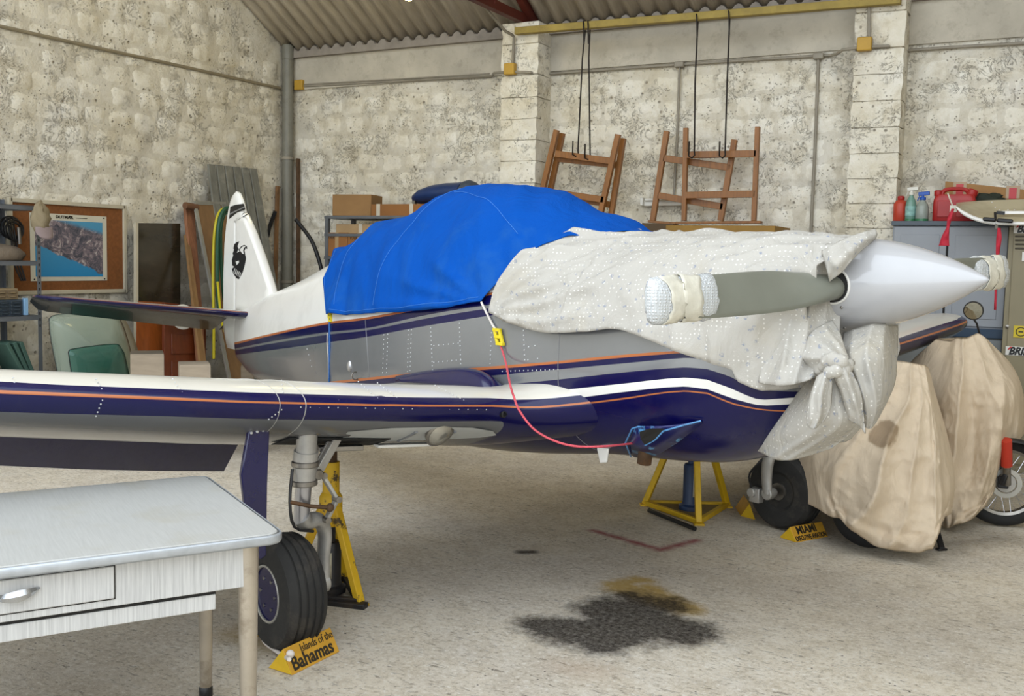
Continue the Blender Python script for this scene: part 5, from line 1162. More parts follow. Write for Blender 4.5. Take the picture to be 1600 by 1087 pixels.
u = n.map(sx.outputs[1], py0, py1); v = n.map(sx.outputs[2], pz0, pz1)
nn = n.noise(p, 9, 4, .6); line = n.math('ADD', n.math('MULTIPLY', u, -.50), n.math('MULTIPLY', n.math('SUBTRACT', nn, .5), .14))
coast = n.math('ADD', v, n.math('SUBTRACT', 0, line)); land = n.map(coast, .56, .58); top_ = n.map(n.math('ADD', v, n.math('MULTIPLY', u, .34)), 1.06, 1.02 - .0)
landc = n.ramp(n.noise(p, 13, 8, .78, 1.2), [(.34, lc('#2A323C')), (.46, lc('#54525C')), (.54, lc('#7E6F75')), (.64, lc('#C4BDB8'))]); sea = n.mix(n.map(v, 0, 1), lc('#1C7FB4'), lc('#4F93B4'))
n.set(col=n.mix(n.math('MULTIPLY', land, n.map(n.math('ADD', v, n.math('MULTIPLY', u, .30)), .98, 1.05, 1, 0)), sea, landc), rough=.45); M_pic = n.m
m = MB(); m.box((XL + .0395, (py0 + py1) / 2, (pz0 + pz1) / 2 - .01), (.002, (py1 - py0) * .88, (pz1 - pz0) * .84)); m.build('aerial_picture', M_pic, post)
tm = text_mb('AVEZZANO', .034, (XL + .040, py0 + (py1 - py0) * .10, pz1 - .040), (0, 1, 0), (0, 0, 1), .0008, 0, 1.25, .0018)
tm = text_mb('DUTMAR', .034, (XL + .040, py0 + (py1 - py0) * .32, pz1 - .037), (0, 1, 0), (0, 0, 1), .0008, 0, 1.3, .0018); tm.build('poster_lettering', M_let, post, angle=0)
m = MB(); m.box((XL + .040, py0 + (py1 - py0) * .66, pz1 - .027), (.001, .12, .006)); m.build('poster_caption', M_let, post, angle=0)
for a in (.04, .5, .96):
    m = MB(); m.sphere((XL + .042, lerp(py0, py1, a), pz1 - .016), .007, 8, 6); m.build('pushpin', M_black, post)
for a in (.04, .96): m = MB(); m.sphere((XL + .042, lerp(py0, py1, a), pz0 + .016), .007, 8, 6); m.build('pushpin', M_black, post)
# ---- slotted angle shelf unit
M_angle = mat('grey_slotted_steel', '#6F7378', .45, .5, var=.12); XF, XR_ = -7.40, -7.88; yS = 5.63; yN = 4.45
sh = thing('shelf_unit', 'grey slotted steel shelf unit at the left edge against the pinboard wall', 'shelf', V((-7.64, 5, 0)))
def post_(x, y, sx_, ztop, nm='post'):
    m = MB(); m.box((x - .018 * sx_, y, ztop / 2), (.036, .003, ztop)); m.box((x, y - .018, ztop / 2), (.003, .036, ztop)); q = m.build(nm, M_angle, sh)
    m = MB(); z = .9
    while z < ztop - .02: m.box((x - .018 * sx_, y + .002, z), (.010, .003, .022)); m.box((x + .002 * sx_, y - .018, z), (.003, .010, .022)); z += .05
    m.build('slot_holes', M_dark, q)['kind'] = 'stuff'
zs = [AX(55, y, XF).z for y in (322, 408, 493)] + [AX(62, 581, XF).z]
post_(XF, yS, 1, zs[0] + .03); post_(XR_, yS, -1, zs[0] + .06); post_(XF, yN, 1, zs[0] + .03); post_(XR_, yN, -1, zs[0] + .06)
for z in zs + [.12]:
    m = MB(); m.box(((XF + XR_) / 2, (yS + yN) / 2, z), (XF - XR_, yS - yN, .004)); m.box((XF - .002, (yS + yN) / 2, z - .018), (.004, yS - yN, .036)); m.box(((XF + XR_) / 2, yS - .002, z - .018), (XF - XR_, .004, .036)); m.build('shelf_board', M_angle, sh)
def SX(x, y, X=-7.62): return AX(x, y, X)
# cap on the corner post
M_cap = cloth_mat('cream_cap_cloth', '#8E8168', .3, 25); n = None
cc0 = AX(60, 340, XF + .05); cp = thing('cap', 'faded cream baseball cap hung on the shelf corner post', 'cap', cc0)
m = MB(); rows = []
for i in range(10):
    k = i / 9; cz = cc0.z + .125 - .22 * k; wv = .012 + .066 * math.sin(PI * min(1, .06 + k * .70)) ** 1.0
    rows.append([V((cc0.x + .03 + wv * .75 * math.cos(a), cc0.y - .02 + .03 * k + wv * math.sin(a), cz + .02 * math.sin(a))) + V((.02 * fbm((a, k * 4, 1), 2), .022 * fbm((a, k * 4, 7), 2), 0)) for a in [2*PI*j/24 for j in range(24)]])
m.loft(rows); m.build('crown', M_cap, cp, angle=70)
m = MB(); rows = []
for i in range(7):
    k = i / 6; rows.append([V((cc0.x + .05 + .05 * math.cos(lerp(-1.4, 1.4, j / 12)) * (.5 + k * .5), cc0.y + .005 + .078 * math.sin(lerp(-1.4, 1.4, j / 12)), cc0.z - .075 - .10 * k * (math.cos(lerp(-1.4, 1.4, j / 12)) ** .5 if abs(lerp(-1.4, 1.4, j / 12)) < 1.57 else 0))) for j in range(13)])
m.grid(rows); m.build('visor', mat('mauve_visor', '#8C7C7A', .9), cp, angle=70, solid=.005)
# cable coil on the wall
q = AX(16, 355, XL + .10); t = thing('cable_coil', 'coil of black cable hanging behind the shelf unit', 'cable', q)
m = MB()
for k in range(5): m.torus(q + V((.012 * k, .012 * (k % 3), -.01 * k)), (1, .1 * (k - 2), 0), .09 - .004 * k, .008, 36, 8)
for k in range(3): m.tube(curve_pts([q + V((.02, -.05 + k * .03, .08)), q + V((.04, -.02 + k * .02, -.10)), q + V((.03, .0 + k * .03, -.28)), q + V((.05, .06 + k * .02, -.45))], 16), .008, 8)
m.build('coiled_cable', M_black, t, angle=60)
m = MB(); m.tube([q + V((.05, .04, .0)), q + V((.05, .05, -.14))], .016, 12); m.build('grey_plug', M_steel, t)
# grey bag on the second shelf
def lump(c, sx_, sy_, sz_, seed, amp=.12, n1=24, m1=12, flat=True):
    m = MB(); rows = []
    for i in range(m1 + 1):
        ph = PI * min(.985, max(.015, i / m1)); rows.append([])
        for j in range(n1):
            a = 2*PI*j/n1; d = V((math.sin(ph) * math.cos(a), math.sin(ph) * math.sin(a), math.cos(ph))); k = 1 + amp * fbm(d * 1.6 + V((seed, 0, 0)), 3)
            z = d.z * sz_ * k
            if flat: z = max(z, -sz_ * .55)
            rows[-1].append(V(c) + V((d.x * sx_ * k, d.y * sy_ * k, z)))
    m.loft(rows); return m
zc = zs[1]; c = SX(25, 392); c = V((-7.56, 5.32, zc + .048))
tag(lump(c, .18, .26, .085, 3).build('cloth_bag', cloth_mat('taupe_bag', '#7A6E60', .4, 20), None, angle=80), 'taupe cloth bag lying on the second shelf from the top', 'bag')
m = MB(); m.lathe(V((-7.52, 5.12, zs[2] + .002 + .17)), UZ, [(.03, 0), (.034, .005), (.034, .06), (.028, .075), (.014, .08), (.014, .09)], 18); o = m.build('white_jar', mat('white_jar', '#BDB8AE', .4), None); tag(o, 'small white jar standing on the beige drawer cabinet', 'jar')
def drawer_cab(y0, y1, z0, z1, label, body, face, nx, nz, x1=-7.43):
    t = thing('drawer_cabinet', label, 'organizer', V((x1 - .12, (y0 + y1) / 2, z0)))
    m = MB(); m.box((x1 - .10, (y0 + y1) / 2, (z0 + z1) / 2), (.20, y1 - y0, z1 - z0)); m.build('body', body, t, bevel=.006)
    for i in range(nx):
        for j in range(nz):
            w, h = (y1 - y0 - .02) / nx, (z1 - z0 - .02) / nz; cy, cz = y0 + .01 + (i + .5) * w, z0 + .01 + (j + .5) * h
            m = MB(); m.box((x1 + .004, cy, cz), (.012, w * .88, h * .82)); d = m.build('drawer', face, t, bevel=.003)
            m = MB(); m.box((x1 + .014, cy, cz - h * .1), (.014, w * .4, h * .16)); m.build('pull', body, d)
    return t
drawer_cab(5.02, 5.48, zs[2] + .002, zs[2] + .135, 'dark blue grey small parts drawer cabinet on the third shelf', mat('slate_plastic', '#3E4B58', .5), mat('smoke_drawer', '#2E3840', .25), 4, 4)
drawer_cab(5.03, 5.44, zs[2] + .137, zs[2] + .225, 'beige small parts drawer cabinet stacked on the dark one', mat('beige_plastic', '#8E7C5E', .6), mat('tan_drawer', '#6E5E48', .4), 4, 2)
m = MB(); m.box((-7.435, 5.505, zs[2] + .075), (.03, .035, .14)); tag(m.build('pale_blue_box', mat('pale_blue_card', '#7FA6C8', .5), None, bevel=.003), 'thin pale blue box at the end of the dark drawer cabinet', 'box')
M_gslab = mat('green_slab', '#3F5A50', .6, var=.15, vs=8)
for k, (y, ln) in enumerate(((5.44, .10), (5.40, .115), (5.355, .13))):
    b = V((-7.55, y + .12, zs[3] + .004)); m = MB(); m.bar(b, b + V((0, -.10 - .02 * k, .25)), .24, .032, (0, 1, 0)); o = m.build('green_slab', M_gslab, None, bevel=.004); tag(o, ('green slab leaning on the bottom shelf, nearest the corner post', 'green slab leaning on the bottom shelf, middle of the three', 'green slab leaning on the bottom shelf, farthest from the corner post')[k], 'slab', 'green slabs on the shelf')
tag(lump(V((-7.55, 5.13, zs[3] + .075)), .13, .12, .125, 9, .06).build('dark_green_bundle', mat('dark_green_vinyl', '#2B3A32', .5, bump=.2), None, angle=80), 'rounded dark green bundle on the bottom shelf at the edge', 'bundle')
m = MB(); m.lathe(V((-7.44, 5.30, zs[3] + .003)), UZ, [(.001, 0), (.10, 0), (.105, .008), (.10, .012), (.001, .012)], 28); tag(m.build('round_tray', M_wp), 'flat white round lid lying on the bottom shelf', 'tray')
# ---- dark glass panel leaning on the wall
def lean(px, off_bottom, off_top, thick, name, mt, label, cat, frame_mt=None, group=None):
    """px: top-left, top-right, bottom-right, bottom-left; leaning against the left wall"""
    tl, tr_, br, bl = AX(*px[0], XL + off_top), AX(*px[1], XL + off_top), AX(*px[2], XL + off_bottom), AX(*px[3], XL + off_bottom)
    for q, r in ((br, tr_), (bl, tl)):
        k = (q.z - .0) / max(.01, (r.z - q.z)); q += (q - r) * k
    m = MB(); m.prism([bl, br, tr_, tl], V((-thick, 0, 0))); o = m.build(name, mt, None, angle=0, bevel=.003); tag(o, label, cat, group); return o, (bl, br, tr_, tl)
n = NT('smoked_glass'); n.set(col=n.ramp(n.noise(n.scale(n.pos(), (1, 1, 3)), 1.5, 4), [(.35, lc('#2A241B')), (.65, lc('#3E372A'))]), rough=.16, spec=.6); M_smoke = n.m
o, q = lean(((212, 348), (282, 349), (282, 500), (212, 500)), .30, .10, .02, 'smoked_glass_panel', M_smoke, 'tall smoked brown glass panel leaning on the left wall', 'panel')
m = MB(); m.bar(q[0] + V((.004, 0, 0)), q[3] + V((.004, 0, 0)), .03, .03, (1, 0, 0)); m.build('pale_edge_strip', M_frame, o)
# orange brown doors standing low under the tailplane
M_door = mat('orange_varnished_door', '#8E4A1C', .4, var=.18, vs=3, stretch=(10, 10, 1), coat=.25); M_door2 = mat('red_brown_door', '#6A3014', .4, var=.2, vs=3, stretch=(10, 10, 1), coat=.2)
lean(((213, 470), (258, 472), (258, 560), (213, 560)), .40, .28, .035, 'cupboard_door', M_door, 'plain orange varnished door behind the tall stone box', 'door')
o, q = lean(((257, 472), (322, 480), (322, 565), (257, 562)), .52, .40, .035, 'panelled_door', M_door2, 'panelled red brown door leaning behind the lower box', 'door')
m = MB()
for k0, k1 in ((.30, .48), (.54, .72)):
    a, b, c_, d_ = (lerp(q[0], q[1], .15), lerp(q[0], q[1], .85), lerp(q[3], q[2], .85), lerp(q[3], q[2], .15)); m.prism([lerp(a, d_, k0) , lerp(b, c_, k0), lerp(b, c_, k1), lerp(a, d_, k1)], V((.012, 0, 0)))
m.build('raised_panel', M_door2, o, bevel=.004)
m = MB(); c = AX(285, 495, -7.35); m.lathe(c, V((1, -.3, .1)), [(.001, -.02), (.07, -.015), (.115, .0), (.12, .01), (.07, .04), (.001, .05)], 32); tag(m.build('white_dish', M_wp, angle=50), 'white rounded dish hanging behind the starboard tailplane', 'dish')
# boards and planks
M_ply = mat('brown_plywood', '#7A5C3A', .75, var=.18, vs=2.5, stretch=(6, 6, 1)); M_ply2 = mat('tan_plywood', '#8C6E48', .75, var=.18, vs=2.5, stretch=(6, 6, 1))
M_alu = mat('alu_edge', '#A5A49C', .4, .6)
o, q = lean(((304, 317), (352, 318), (378, 560), (352, 560)), .75, .22, .03, 'plywood_sheet', M_ply, 'brown plywood sheet with metal edging leaning behind the tail', 'board')
m = MB(); m.bar(q[0], q[3], .035, .022, (1, 0, 0)); m.build('metal_edging', M_alu, o); m = MB(); m.bar(q[3], q[2], .035, .022, (1, 0, 0)); m.build('metal_edging', M_alu, o)
lean(((352, 322), (404, 322), (420, 560), (366, 560)), .62, .16, .03, 'plywood_sheet', M_ply2, 'tan plywood sheet standing behind the fin', 'board')
lean(((290, 318), (303, 318), (322, 560), (310, 560)), .60, .14, .04, 'wooden_plank', mat('reddish_plank', '#8A5C40', .7, var=.2, stretch=(8, 8, 1)), 'reddish plank standing left of the edged plywood', 'plank')
lean(((290, 367), (296, 366), (318, 530), (309, 530)), .80, .20, .03, 'wooden_batten', mat('raw_batten', '#80603A', .8, var=.2), 'thin raw batten leaning left of the reddish plank', 'batten')
m = MB(); a = AX(289, 321, XL + .22); m.tube([a, a + V((0, .16, -.01))], .035, 12); tag(m.build('wooden_pole', mat('pole_end', '#6A4830', .7)), 'short brown pole end resting on top of the planks', 'pole')
t = thing('slatted_panel', 'weathered grey panel of six wide slats leaning in the left corner', 'panel', V((XL + .3, 8.4, 0)))
M_slat = mat('weathered_grey_slat', '#74736A', .85, var=.22, vs=2, stretch=(8, 8, 1), bump=.3, dirt='#A5A296', dirtamt=.3)
for k in range(6):
    x0 = lerp(326, 404, k / 6); x1 = lerp(326, 404, (k + 1) / 6) - 2.6; e0 = lerp(352, 440, k / 6); e1 = lerp(352, 440, (k + 1) / 6) - 2.6; yy_ = lerp(256, 264, k / 6)
    tl, tr_, br, bl = AX(x0, yy_, XL + .12), AX(x1, yy_ + 1, XL + .12), AX(e1, 470, XL + .5), AX(e0, 470, XL + .5)
    for q, r in ((br, tr_), (bl, tl)): q += (q - r) * (q.z / (r.z - q.z))
    m = MB(); m.prism([bl, br, tr_, tl], V((-.025, 0, 0))); m.build('slat', M_slat, t, bevel=.004)
# hoses
M_hy = mat('yellow_hose', '#C2B41C', .45); M_hg = mat('green_hose', '#174A34', .45); M_hb = mat('black_hose', '#17171A', .5)
HX = -7.25
def hose(px, r, mt, label, X=HX, group=None): m = MB(); m.tube(curve_pts([AX(x, y, X) for x, y in px], 60), r, 10); o = m.build('garden_hose', mt, None, angle=60); tag(o, label, 'hose', group); return o
hose([(334, 560), (334, 500), (333, 440), (334, 380), (338, 345), (344, 330), (352, 326), (358, 330)], .014, M_hy, 'yellow hose looped over the boards behind the fin')
hose([(344, 500), (340, 450), (340, 380), (343, 345), (350, 328), (360, 325), (368, 332)], .020, M_hg, 'thick green hose hanging beside the yellow hose', -7.2)
hose([(350, 470), (346, 420), (345, 360), (350, 336), (358, 330)], .016, M_hg, 'thinner green hose on the right of the hose bundle', -7.22)
hose([(340, 440), (345, 490), (350, 515), (358, 522), (370, 520)], .012, M_hy, 'yellow hose end curling out under the tail', -7.0)
def whose(px, r, mt, label): m = MB(); m.tube(curve_pts([AY(x, y, 9.0) for x, y in px], 40), r, 10); tag(m.build('garden_hose', mt, None, angle=60), label, 'hose')
whose([(462, 343), (472, 355), (488, 378), (500, 412), (505, 440), (506, 480), (505, 540), (500, 612)], .022, M_hb, 'black hose arching against the back wall beside the boxes')
whose([(430, 330), (420, 360), (414, 400), (418, 440), (428, 470), (436, 540), (446, 600)], .022, M_hb, 'loose black hose hanging at the foot of the drain pipe')
# stone look boxes
M_stone = mat('travertine_carton', '#A2937F', .7, var=.14, vs=2.0, stretch=(2, 2, 14), bump=.1)
def carton(px, d, w1, w2, h0, label, yaw, mt=M_stone, name='stone_box', cat='box', group=None):
    c = AD(px[0], px[1], d); z = c.z; r = Matrix.Rotation(yaw, 3, 'Z'); ctr = c + r @ V((0, w2 / 2, 0)); ctr.z = z / 2
    t = thing(name, label, cat, V((ctr.x, ctr.y, 0)), group); m = MB(); m.box(ctr, (w1, w2, z), r); m.build('carton', mt, t, bevel=.004)
    m = MB(); m.box(V((ctr.x, ctr.y, z + .002)), (w1 * .98, w2 * .98, .006), r); m.build('lid', mt, t, bevel=.002); return t
carton((230, 554), 7.7, .24, .30, 0, 'taller travertine grey box behind the wing', YAW + .35)
carton((305, 571), 7.5, .22, .28, 0, 'lower travertine grey box right of the taller one', YAW + .35)
M_ctn = mat('pale_carton', '#9C8B70', .8, var=.12)
carton((386, 572), 8.5, .10, .14, 0, 'narrow pale box below the tail end of the fuselage', YAW + .2)
# ---- old windscreens leaning against the wall
def screen(px, off, mt, label, bulge, rim):
    pts = [AX(x, y, XL + off) for x, y in px]; n_ = len(pts); c = sum(pts, V()) / n_; zl = min(p.z for p in pts)
    for p in pts:
        if p.z < c.z: p.z = lerp(.015, c.z, (p.z - zl) / (c.z - zl))
    loop = curve_pts(pts + [pts[0]], 64)[:-1]
    m = MB(); rings = [[c + (p - c) * k + V((bulge * (1 - k * k), 0, 0)) for p in loop] for k in (1, .8, .55, .3, .05)]; m.loft(rings, True, False); m.v.append(c + V((bulge, 0, 0))); b = 4 * 63; m.f += [(b + j, b + (j + 1) % 63, len(m.v) - 1) for j in range(63)]
    t = thing('windscreen', label, 'windscreen', V((c.x, c.y, 0))); m.build('pane', mt, t, angle=60, solid=.006); m = MB(); m.tube(loop + [loop[0]], .006, 6); m.build('rim', rim, t, angle=60); return t
g1 = glass('pale_green_perspex', '#9FAE9E', .12, .5); g2 = glass('deep_green_perspex', '#2E6A5C', .08, .6); g3 = glass('dusty_plastic', '#A39E8C', .5, .9)
_lo = lambda pts: pts
screen([(77, 498), (90, 492), (150, 486), (180, 492), (196, 520), (212, 585), (216, 640), (160, 655), (102, 650), (92, 590), (80, 530)], .70, g1, 'large pale green curved windscreen leaning on the left wall', .18, M_hb)
screen([(107, 550), (116, 545), (175, 538), (189, 544), (198, 570), (212, 640), (170, 650), (125, 645), (113, 590)], .98, g2, 'smaller dark green window standing in front of the pale windscreen', .06, M_hb)
screen([(96, 484), (130, 476), (178, 482), (205, 520), (222, 580), (225, 640), (150, 655), (110, 640), (98, 560)], .45, g3, 'dusty cream fairing behind the green windscreens', .12, M_frame)
# ================================================================== BACK WALL: BOX SHELF, BLUE FAIRING, CABINETS
M_card = mat('brown_cardboard', '#8C6A42', .85, var=.12, vs=3); M_card2 = mat('orange_cardboard', '#8A5C30', .85, var=.12, vs=3); M_tp = mat('packing_tape', '#A58A66', .3, var=.1); M_wtp = mat('pale_tape', '#C2B9A8', .5)
YS = 8.62
def B(x, y, Y=YS): return AY(x, y, Y)
bs = thing('shelf_unit', 'grey steel shelf of cardboard boxes on the back wall behind the canopy', 'shelf', B(590, 600))
a, b = B(512, 337), B(690, 331); zt2 = a.z
for x in (a.x, a.x + 1.15):
    for y in (YS, YS + .45): m = MB(); m.box((x, y, (zt2 + .0) / 2), (.04, .04, zt2)); m.build('post', M_angle, bs)
zsh = [zt2, B(512, 363).z - .01, B(512, 398).z - .015, B(512, 398).z - .50]
for z in zsh: m = MB(); m.box((a.x + .575, YS + .225, z - .015), (1.21, .49, .03)); m.build('shelf_board', M_angle, bs)
def box(px0, px1, zb, dep, label, mt, Y=YS + .02, tapes=(), yaw=0.0, lines=(), tape_mt=None):
    p0, p1 = B(px0[0], px0[1], Y), B(px1[0], px1[1], Y); w = p1.x - p0.x; h = max(.03, p0.z - zb); c = V(((p0.x + p1.x) / 2, Y + dep / 2, zb + h / 2))
    t = thing('cardboard_box', label, 'box', V((c.x, c.y, zb)), 'cardboard boxes on the back shelf'); m = MB(); m.box(c, (w, dep, h), yaw); m.build('carton', mt, t, bevel=.004)
    r = Matrix.Rotation(yaw, 3, 'Z')
    for k in tapes: m = MB(); m.box(c + r @ V(((k - .5) * w, 0, 0)), (.045, dep + .006, h + .004), yaw); m.build('tape', tape_mt or M_wtp, t)
    m = MB(); m.box(c + UZ * (h / 2 + .0015), (w * .99, .04, .003), yaw); m.build('lid_seam', M_tp, t)
    for txt, sz, u, v in lines: tm = text_mb(txt, sz, c + r @ V(((u - .5) * w, -dep / 2 - .001, (v - .5) * h)), r @ V((1, 0, 0)), UZ, .0006, .2); tm.build('marker_lettering', M_let, t, angle=0)
    return t
z0 = zsh[0] + .001
box((519, 304), (572, 304), z0, .30, 'square brown cardboard box with a hand hole on the shelf top left end', M_card, YS + .06, (), .22)
m = MB(); q = B(532, 322, YS + .035); m.box(q, (.05, .02, .07), .22); 
box((580, 319), (668, 318), z0, .26, 'long flat orange cardboard box with pale tape bands on the shelf top', M_card2, YS + .05, (.13, .72), .0, [('Boeing di rispetto', .045, .22, .45)][:0])
for k in range(3): pass
t = box((672, 320), (720, 320), z0, .26, 'second orange cardboard box half hidden by the blue cover', M_card2, YS + .05, (.2,))
box((525, 350), (612, 347), zsh[1] + .001, .30, 'low tan cardboard box on the second shelf', M_tp, YS + .03, (.45,))
box((508, 363), (542, 363), zsh[2] + .001, .34, 'brown cardboard box with faded handwriting at the left of the third shelf', M_card2, YS - .01, (.55,), 0, [('VARIE', .055, .08, .72)], M_tp)
box((543, 364), (580, 364), zsh[2] + .001, .34, 'brown cardboard box with faded handwriting right beside its twin on the third shelf', M_card2, YS - .01, (.5,), 0, [('VARIE', .055, .08, .72)], M_tp)
# blue wheel fairing on top
def fairing():
    c0, c1 = B(648, 313, YS + .1), B(744, 300, YS + .1); t = thing('wheel_fairing', 'dark blue rounded fairing lying on top of the back shelf', 'fairing', V((c0.x, YS + .2, zsh[0] + .1)))
    top = [(647, 312), (652, 302), (662, 295), (680, 289), (700, 286), (720, 285), (730, 284)]; bot = [(647, 316), (652, 318), (662, 319), (680, 319), (700, 319), (720, 318), (730, 317)]; m = MB(); rings = []
    for (x, y0), (_, y1) in zip(top, bot):
        p, q = B(x, y0, YS + .2), B(x, y1, YS + .2); h = (p.z - q.z) / 2; ctr = (p + q) / 2
        rings.append([ctr + V((0, .20 * math.cos(a) * min(1, h / .10), h * math.sin(a))) for a in [2*PI*k/24 for k in range(24)]])
    m.loft(rings); m.build('shell', mat('satin_blue', '#16305F', .45, var=.12), t, angle=60)
    m = MB(); rings = []
    for (x, y0, y1, dx) in ((722, 318, 292, 0), (727, 317, 283, 0), (734, 315, 281, 0), (741, 312, 284, 0), (745, 308, 292, 0)):
        p, q = B(x, y1, YS + .12), B(x, y0, YS + .12); h = (p.z - q.z) / 2; rings.append([(p + q) / 2 + V((0, .13 * math.cos(a), h * math.sin(a))) for a in [2*PI*k/20 for k in range(20)]])
    m.loft(rings); m.build('end_plate', mat('dull_slate', '#3A4452', .6), t, angle=60)
    m = MB(); q = B(648, 316, YS + .1); m.box(q + V((0, 0, -.01)), (.03, .05, .05)); m.build('bracket', M_steel, t)
fairing()
# ochre table top and box under the trestles
TB = MB(); a, b = AY(1042, 352, 8.55), AY(1212, 354, 8.55); zt3 = a.z
tt = thing('ochre_table', 'ochre topped bench under the hanging trestle frames', 'table', V(((a.x + b.x) / 2, 8.8, 0)))
m = MB(); m.box(((a.x + b.x) / 2, 8.80, zt3 - .03), (b.x - a.x, .55, .06)); m.build('table_top', mat('ochre_board', '#8E6A22', .6, var=.15), tt, bevel=.004)
for x in (a.x + .08, b.x - .08):
    for y in (8.6, 9.0): m = MB(); m.bar((x, y, 0), (x, y, zt3 - .06), .06, .06); m.build('leg', M_tw, tt)
m = MB(); q = AY(1020, 350, 8.7); m.prism([V((AY(990, 372, 8.7).x, 8.7, 1.0)), V((AY(1052, 372, 8.7).x, 8.7, 1.0)), V((AY(1052, 350, 8.7).x, 8.7, AY(1052, 350, 8.7).z)), V((AY(1003, 348, 8.7).x, 8.7, AY(1003, 348, 8.7).z))], (0, .3, 0))
st = m.build('brown_carton', mat('dark_brown_carton', '#54432E', .8), None, bevel=.004); tag(st, 'dark brown slanting carton left of the ochre bench', 'carton')
m = MB(); m.box(((AY(1020, 372, 8.7).x), 8.85, .5), (.62, .34, 1.0)); tag(m.build('plinth_crate', M_card, None, bevel=.006), 'plain crate carrying the slanting brown carton', 'crate')
m = MB(); p0, p1 = AY(958, 345, 8.8), AY(994, 352, 8.8); m.prism([V((p0.x, 8.8, 1.0)), V((p1.x, 8.8, 1.0)), p1, p0], (0, .25, 0)); tag(m.build('flat_carton', mat('grey_brown_card', '#6A5A44', .8), None), 'grey brown card edge showing between the trestle pairs', 'carton')
# ================================================================== RIGHT: CABINETS
M_cab = mat('light_grey_cabinet', '#8C9096', .45, var=.05, vs=2); M_slate = mat('slate_cabinet_top', '#4A535C', .5, var=.06); M_nband = mat('navy_cabinet_band', '#22384E', .45); M_cab_shade = mat('shaded_grey_cabinet', '#7B7F80', .5, var=.08)  # lower cabinet gets a darker grey: the shade it stands in is painted on
YC = 8.72
cl, cr = AY(1395, 352, YC), AY(1579, 352, YC); zc1 = cl.z; zmid = AY(1500, 519, YC).z
cab = thing('steel_cabinet', 'light grey two door steel cabinet with slate top behind the spinner', 'cabinet', V(((cl.x + cr.x) / 2, YC + .25, 0)))
X0, X1 = cl.x, cr.x; xm = AY(1479, 400, YC).x
m = MB(); m.box(((X0 + X1) / 2, YC + .28, zmid / 2 + zc1 / 2), (X1 - X0, .5, zc1 - zmid - .0)); m.build('upper_body', M_cab, cab, bevel=.004)
m = MB(); m.box(((X0 + X1) / 2, YC + .28, zmid / 2), (X1 - X0, .5, zmid - .05)); m.build('lower_body', M_cab_shade, cab, bevel=.004)
m = MB(); m.box(((X0 + X1) / 2, YC + .265, zc1 + .018), (X1 - X0 + .02, .54, .036)); m.build('slate_top', M_slate, cab, bevel=.003)
m = MB(); m.box(((X0 + X1) / 2, YC + .265, zmid), (X1 - X0 + .01, .54, .07)); m.build('navy_band', M_nband, cab, bevel=.003)
for xa, xb in ((X0 + .012, xm - .008), (xm + .008, X1 - .012)):
    for za, zb2, mt_ in ((zmid + .05, zc1 - .012, M_cab), (.08, zmid - .05, M_cab_shade)):
        m = MB(); m.box(((xa + xb) / 2, YC + .022, (za + zb2) / 2), (xb - xa, .022, zb2 - za)); d = m.build('door', mt_, cab, bevel=.003)
        m = MB(); m.box(((xa + xb) / 2, YC + .009, (za + zb2) / 2), (xb - xa - .10, .006, zb2 - za - .12)); m.build('door_panel', mt_, d, bevel=.003)
m = MB(); m.box((xm, YC + .03, (zc1 + zmid) / 2), (.014, .02, zc1 - zmid)); m.box((xm, YC + .03, zmid / 2), (.014, .02, zmid - .1)); m.build('door_gap', M_dark, cab)
YL = 8.55
lk = AY(1577, 353, YL); lz = lk.z; lx0 = lk.x; lx1 = lx0 + .85
loc = thing('beige_locker', 'beige steel locker with tyre stickers and vents at the right edge', 'locker', V((lx0 + .4, YL + .25, 0)))
M_beige = mat('beige_locker_paint', '#857C62', .5, var=.08, vs=2)
m = MB(); m.box(((lx0 + lx1) / 2, YL + .28, lz / 2), (lx1 - lx0, .52, lz)); m.build('body', M_beige, loc, bevel=.005)
m = MB(); m.box(((lx0 + lx1) / 2 + .01, YL + .012, lz / 2 + .02), (lx1 - lx0 - .05, .018, lz - .1)); dd = m.build('door', M_beige, loc, bevel=.003)
for k in range(4): q = AY(1586, 369 + k * 6.3, YL); m = MB(); m.bar(q, q + V((.16, 0, 0)), .014, .012, (0, 0, 1)); m.build('vent_louvre', mat('vent_shadow', '#4A4436', .6), dd, bevel=.003)
M_wst = mat('white_sticker', '#D8D6D0', .4, var=.03); M_yst = mat('yellow_sticker', '#C9B21E', .4); M_rst = mat('red_print', '#B8282C', .4)
def sticker(px, py, k, yaw=0.0):
    q = AY(px, py, YL - .001); s_ = k; x = V((1, 0, 0)); 
    m = MB(); m.box(q + V((.20 * s_, 0, .022 * s_)), (.42 * s_, .003, .066 * s_)); st = m.build('sticker', M_wst, loc, bevel=.001)
    o = q - V((0, .0025, 0)); tm = text_mb('BRIDGESTONE', .078 * s_, o + V((.012 * s_, 0, -.004 * s_)), x, UZ, .001, .28, .86, .0035 * s_); tm.build('sticker_lettering', M_black, st, angle=0)
    m = MB(); m.prism([o + V((.004 * s_, -.002, .030 * s_)), o + V((.018 * s_, -.002, .053 * s_)), o + V((.036 * s_, -.002, .053 * s_)), o + V((.014 * s_, -.002, .030 * s_))], (0, -.001, 0)); m.build('sticker_mark', M_rst, st, angle=0)
sticker(1586, 362, 1.0); sticker(1573, 552, 1.0)
q = AY(1583, 527, YL); m = MB(); m.box(q + V((.10, 0, .045)), (.20, .004, .09)); ys_ = m.build('yellow_sticker', M_yst, loc, bevel=.001)
m = MB(); m.torus(q + V((.05, -.003, .045)), (0, 1, 0), .032, .0035, 28, 6); m.build('sticker_ring', M_black, ys_); m = MB(); m.box(q + V((.05, -.003, .045)), (.032, .002, .010)); m.box(q + V((.16, -.003, .03)), (.05, .002, .008)); m.build('sticker_print', M_black, ys_)
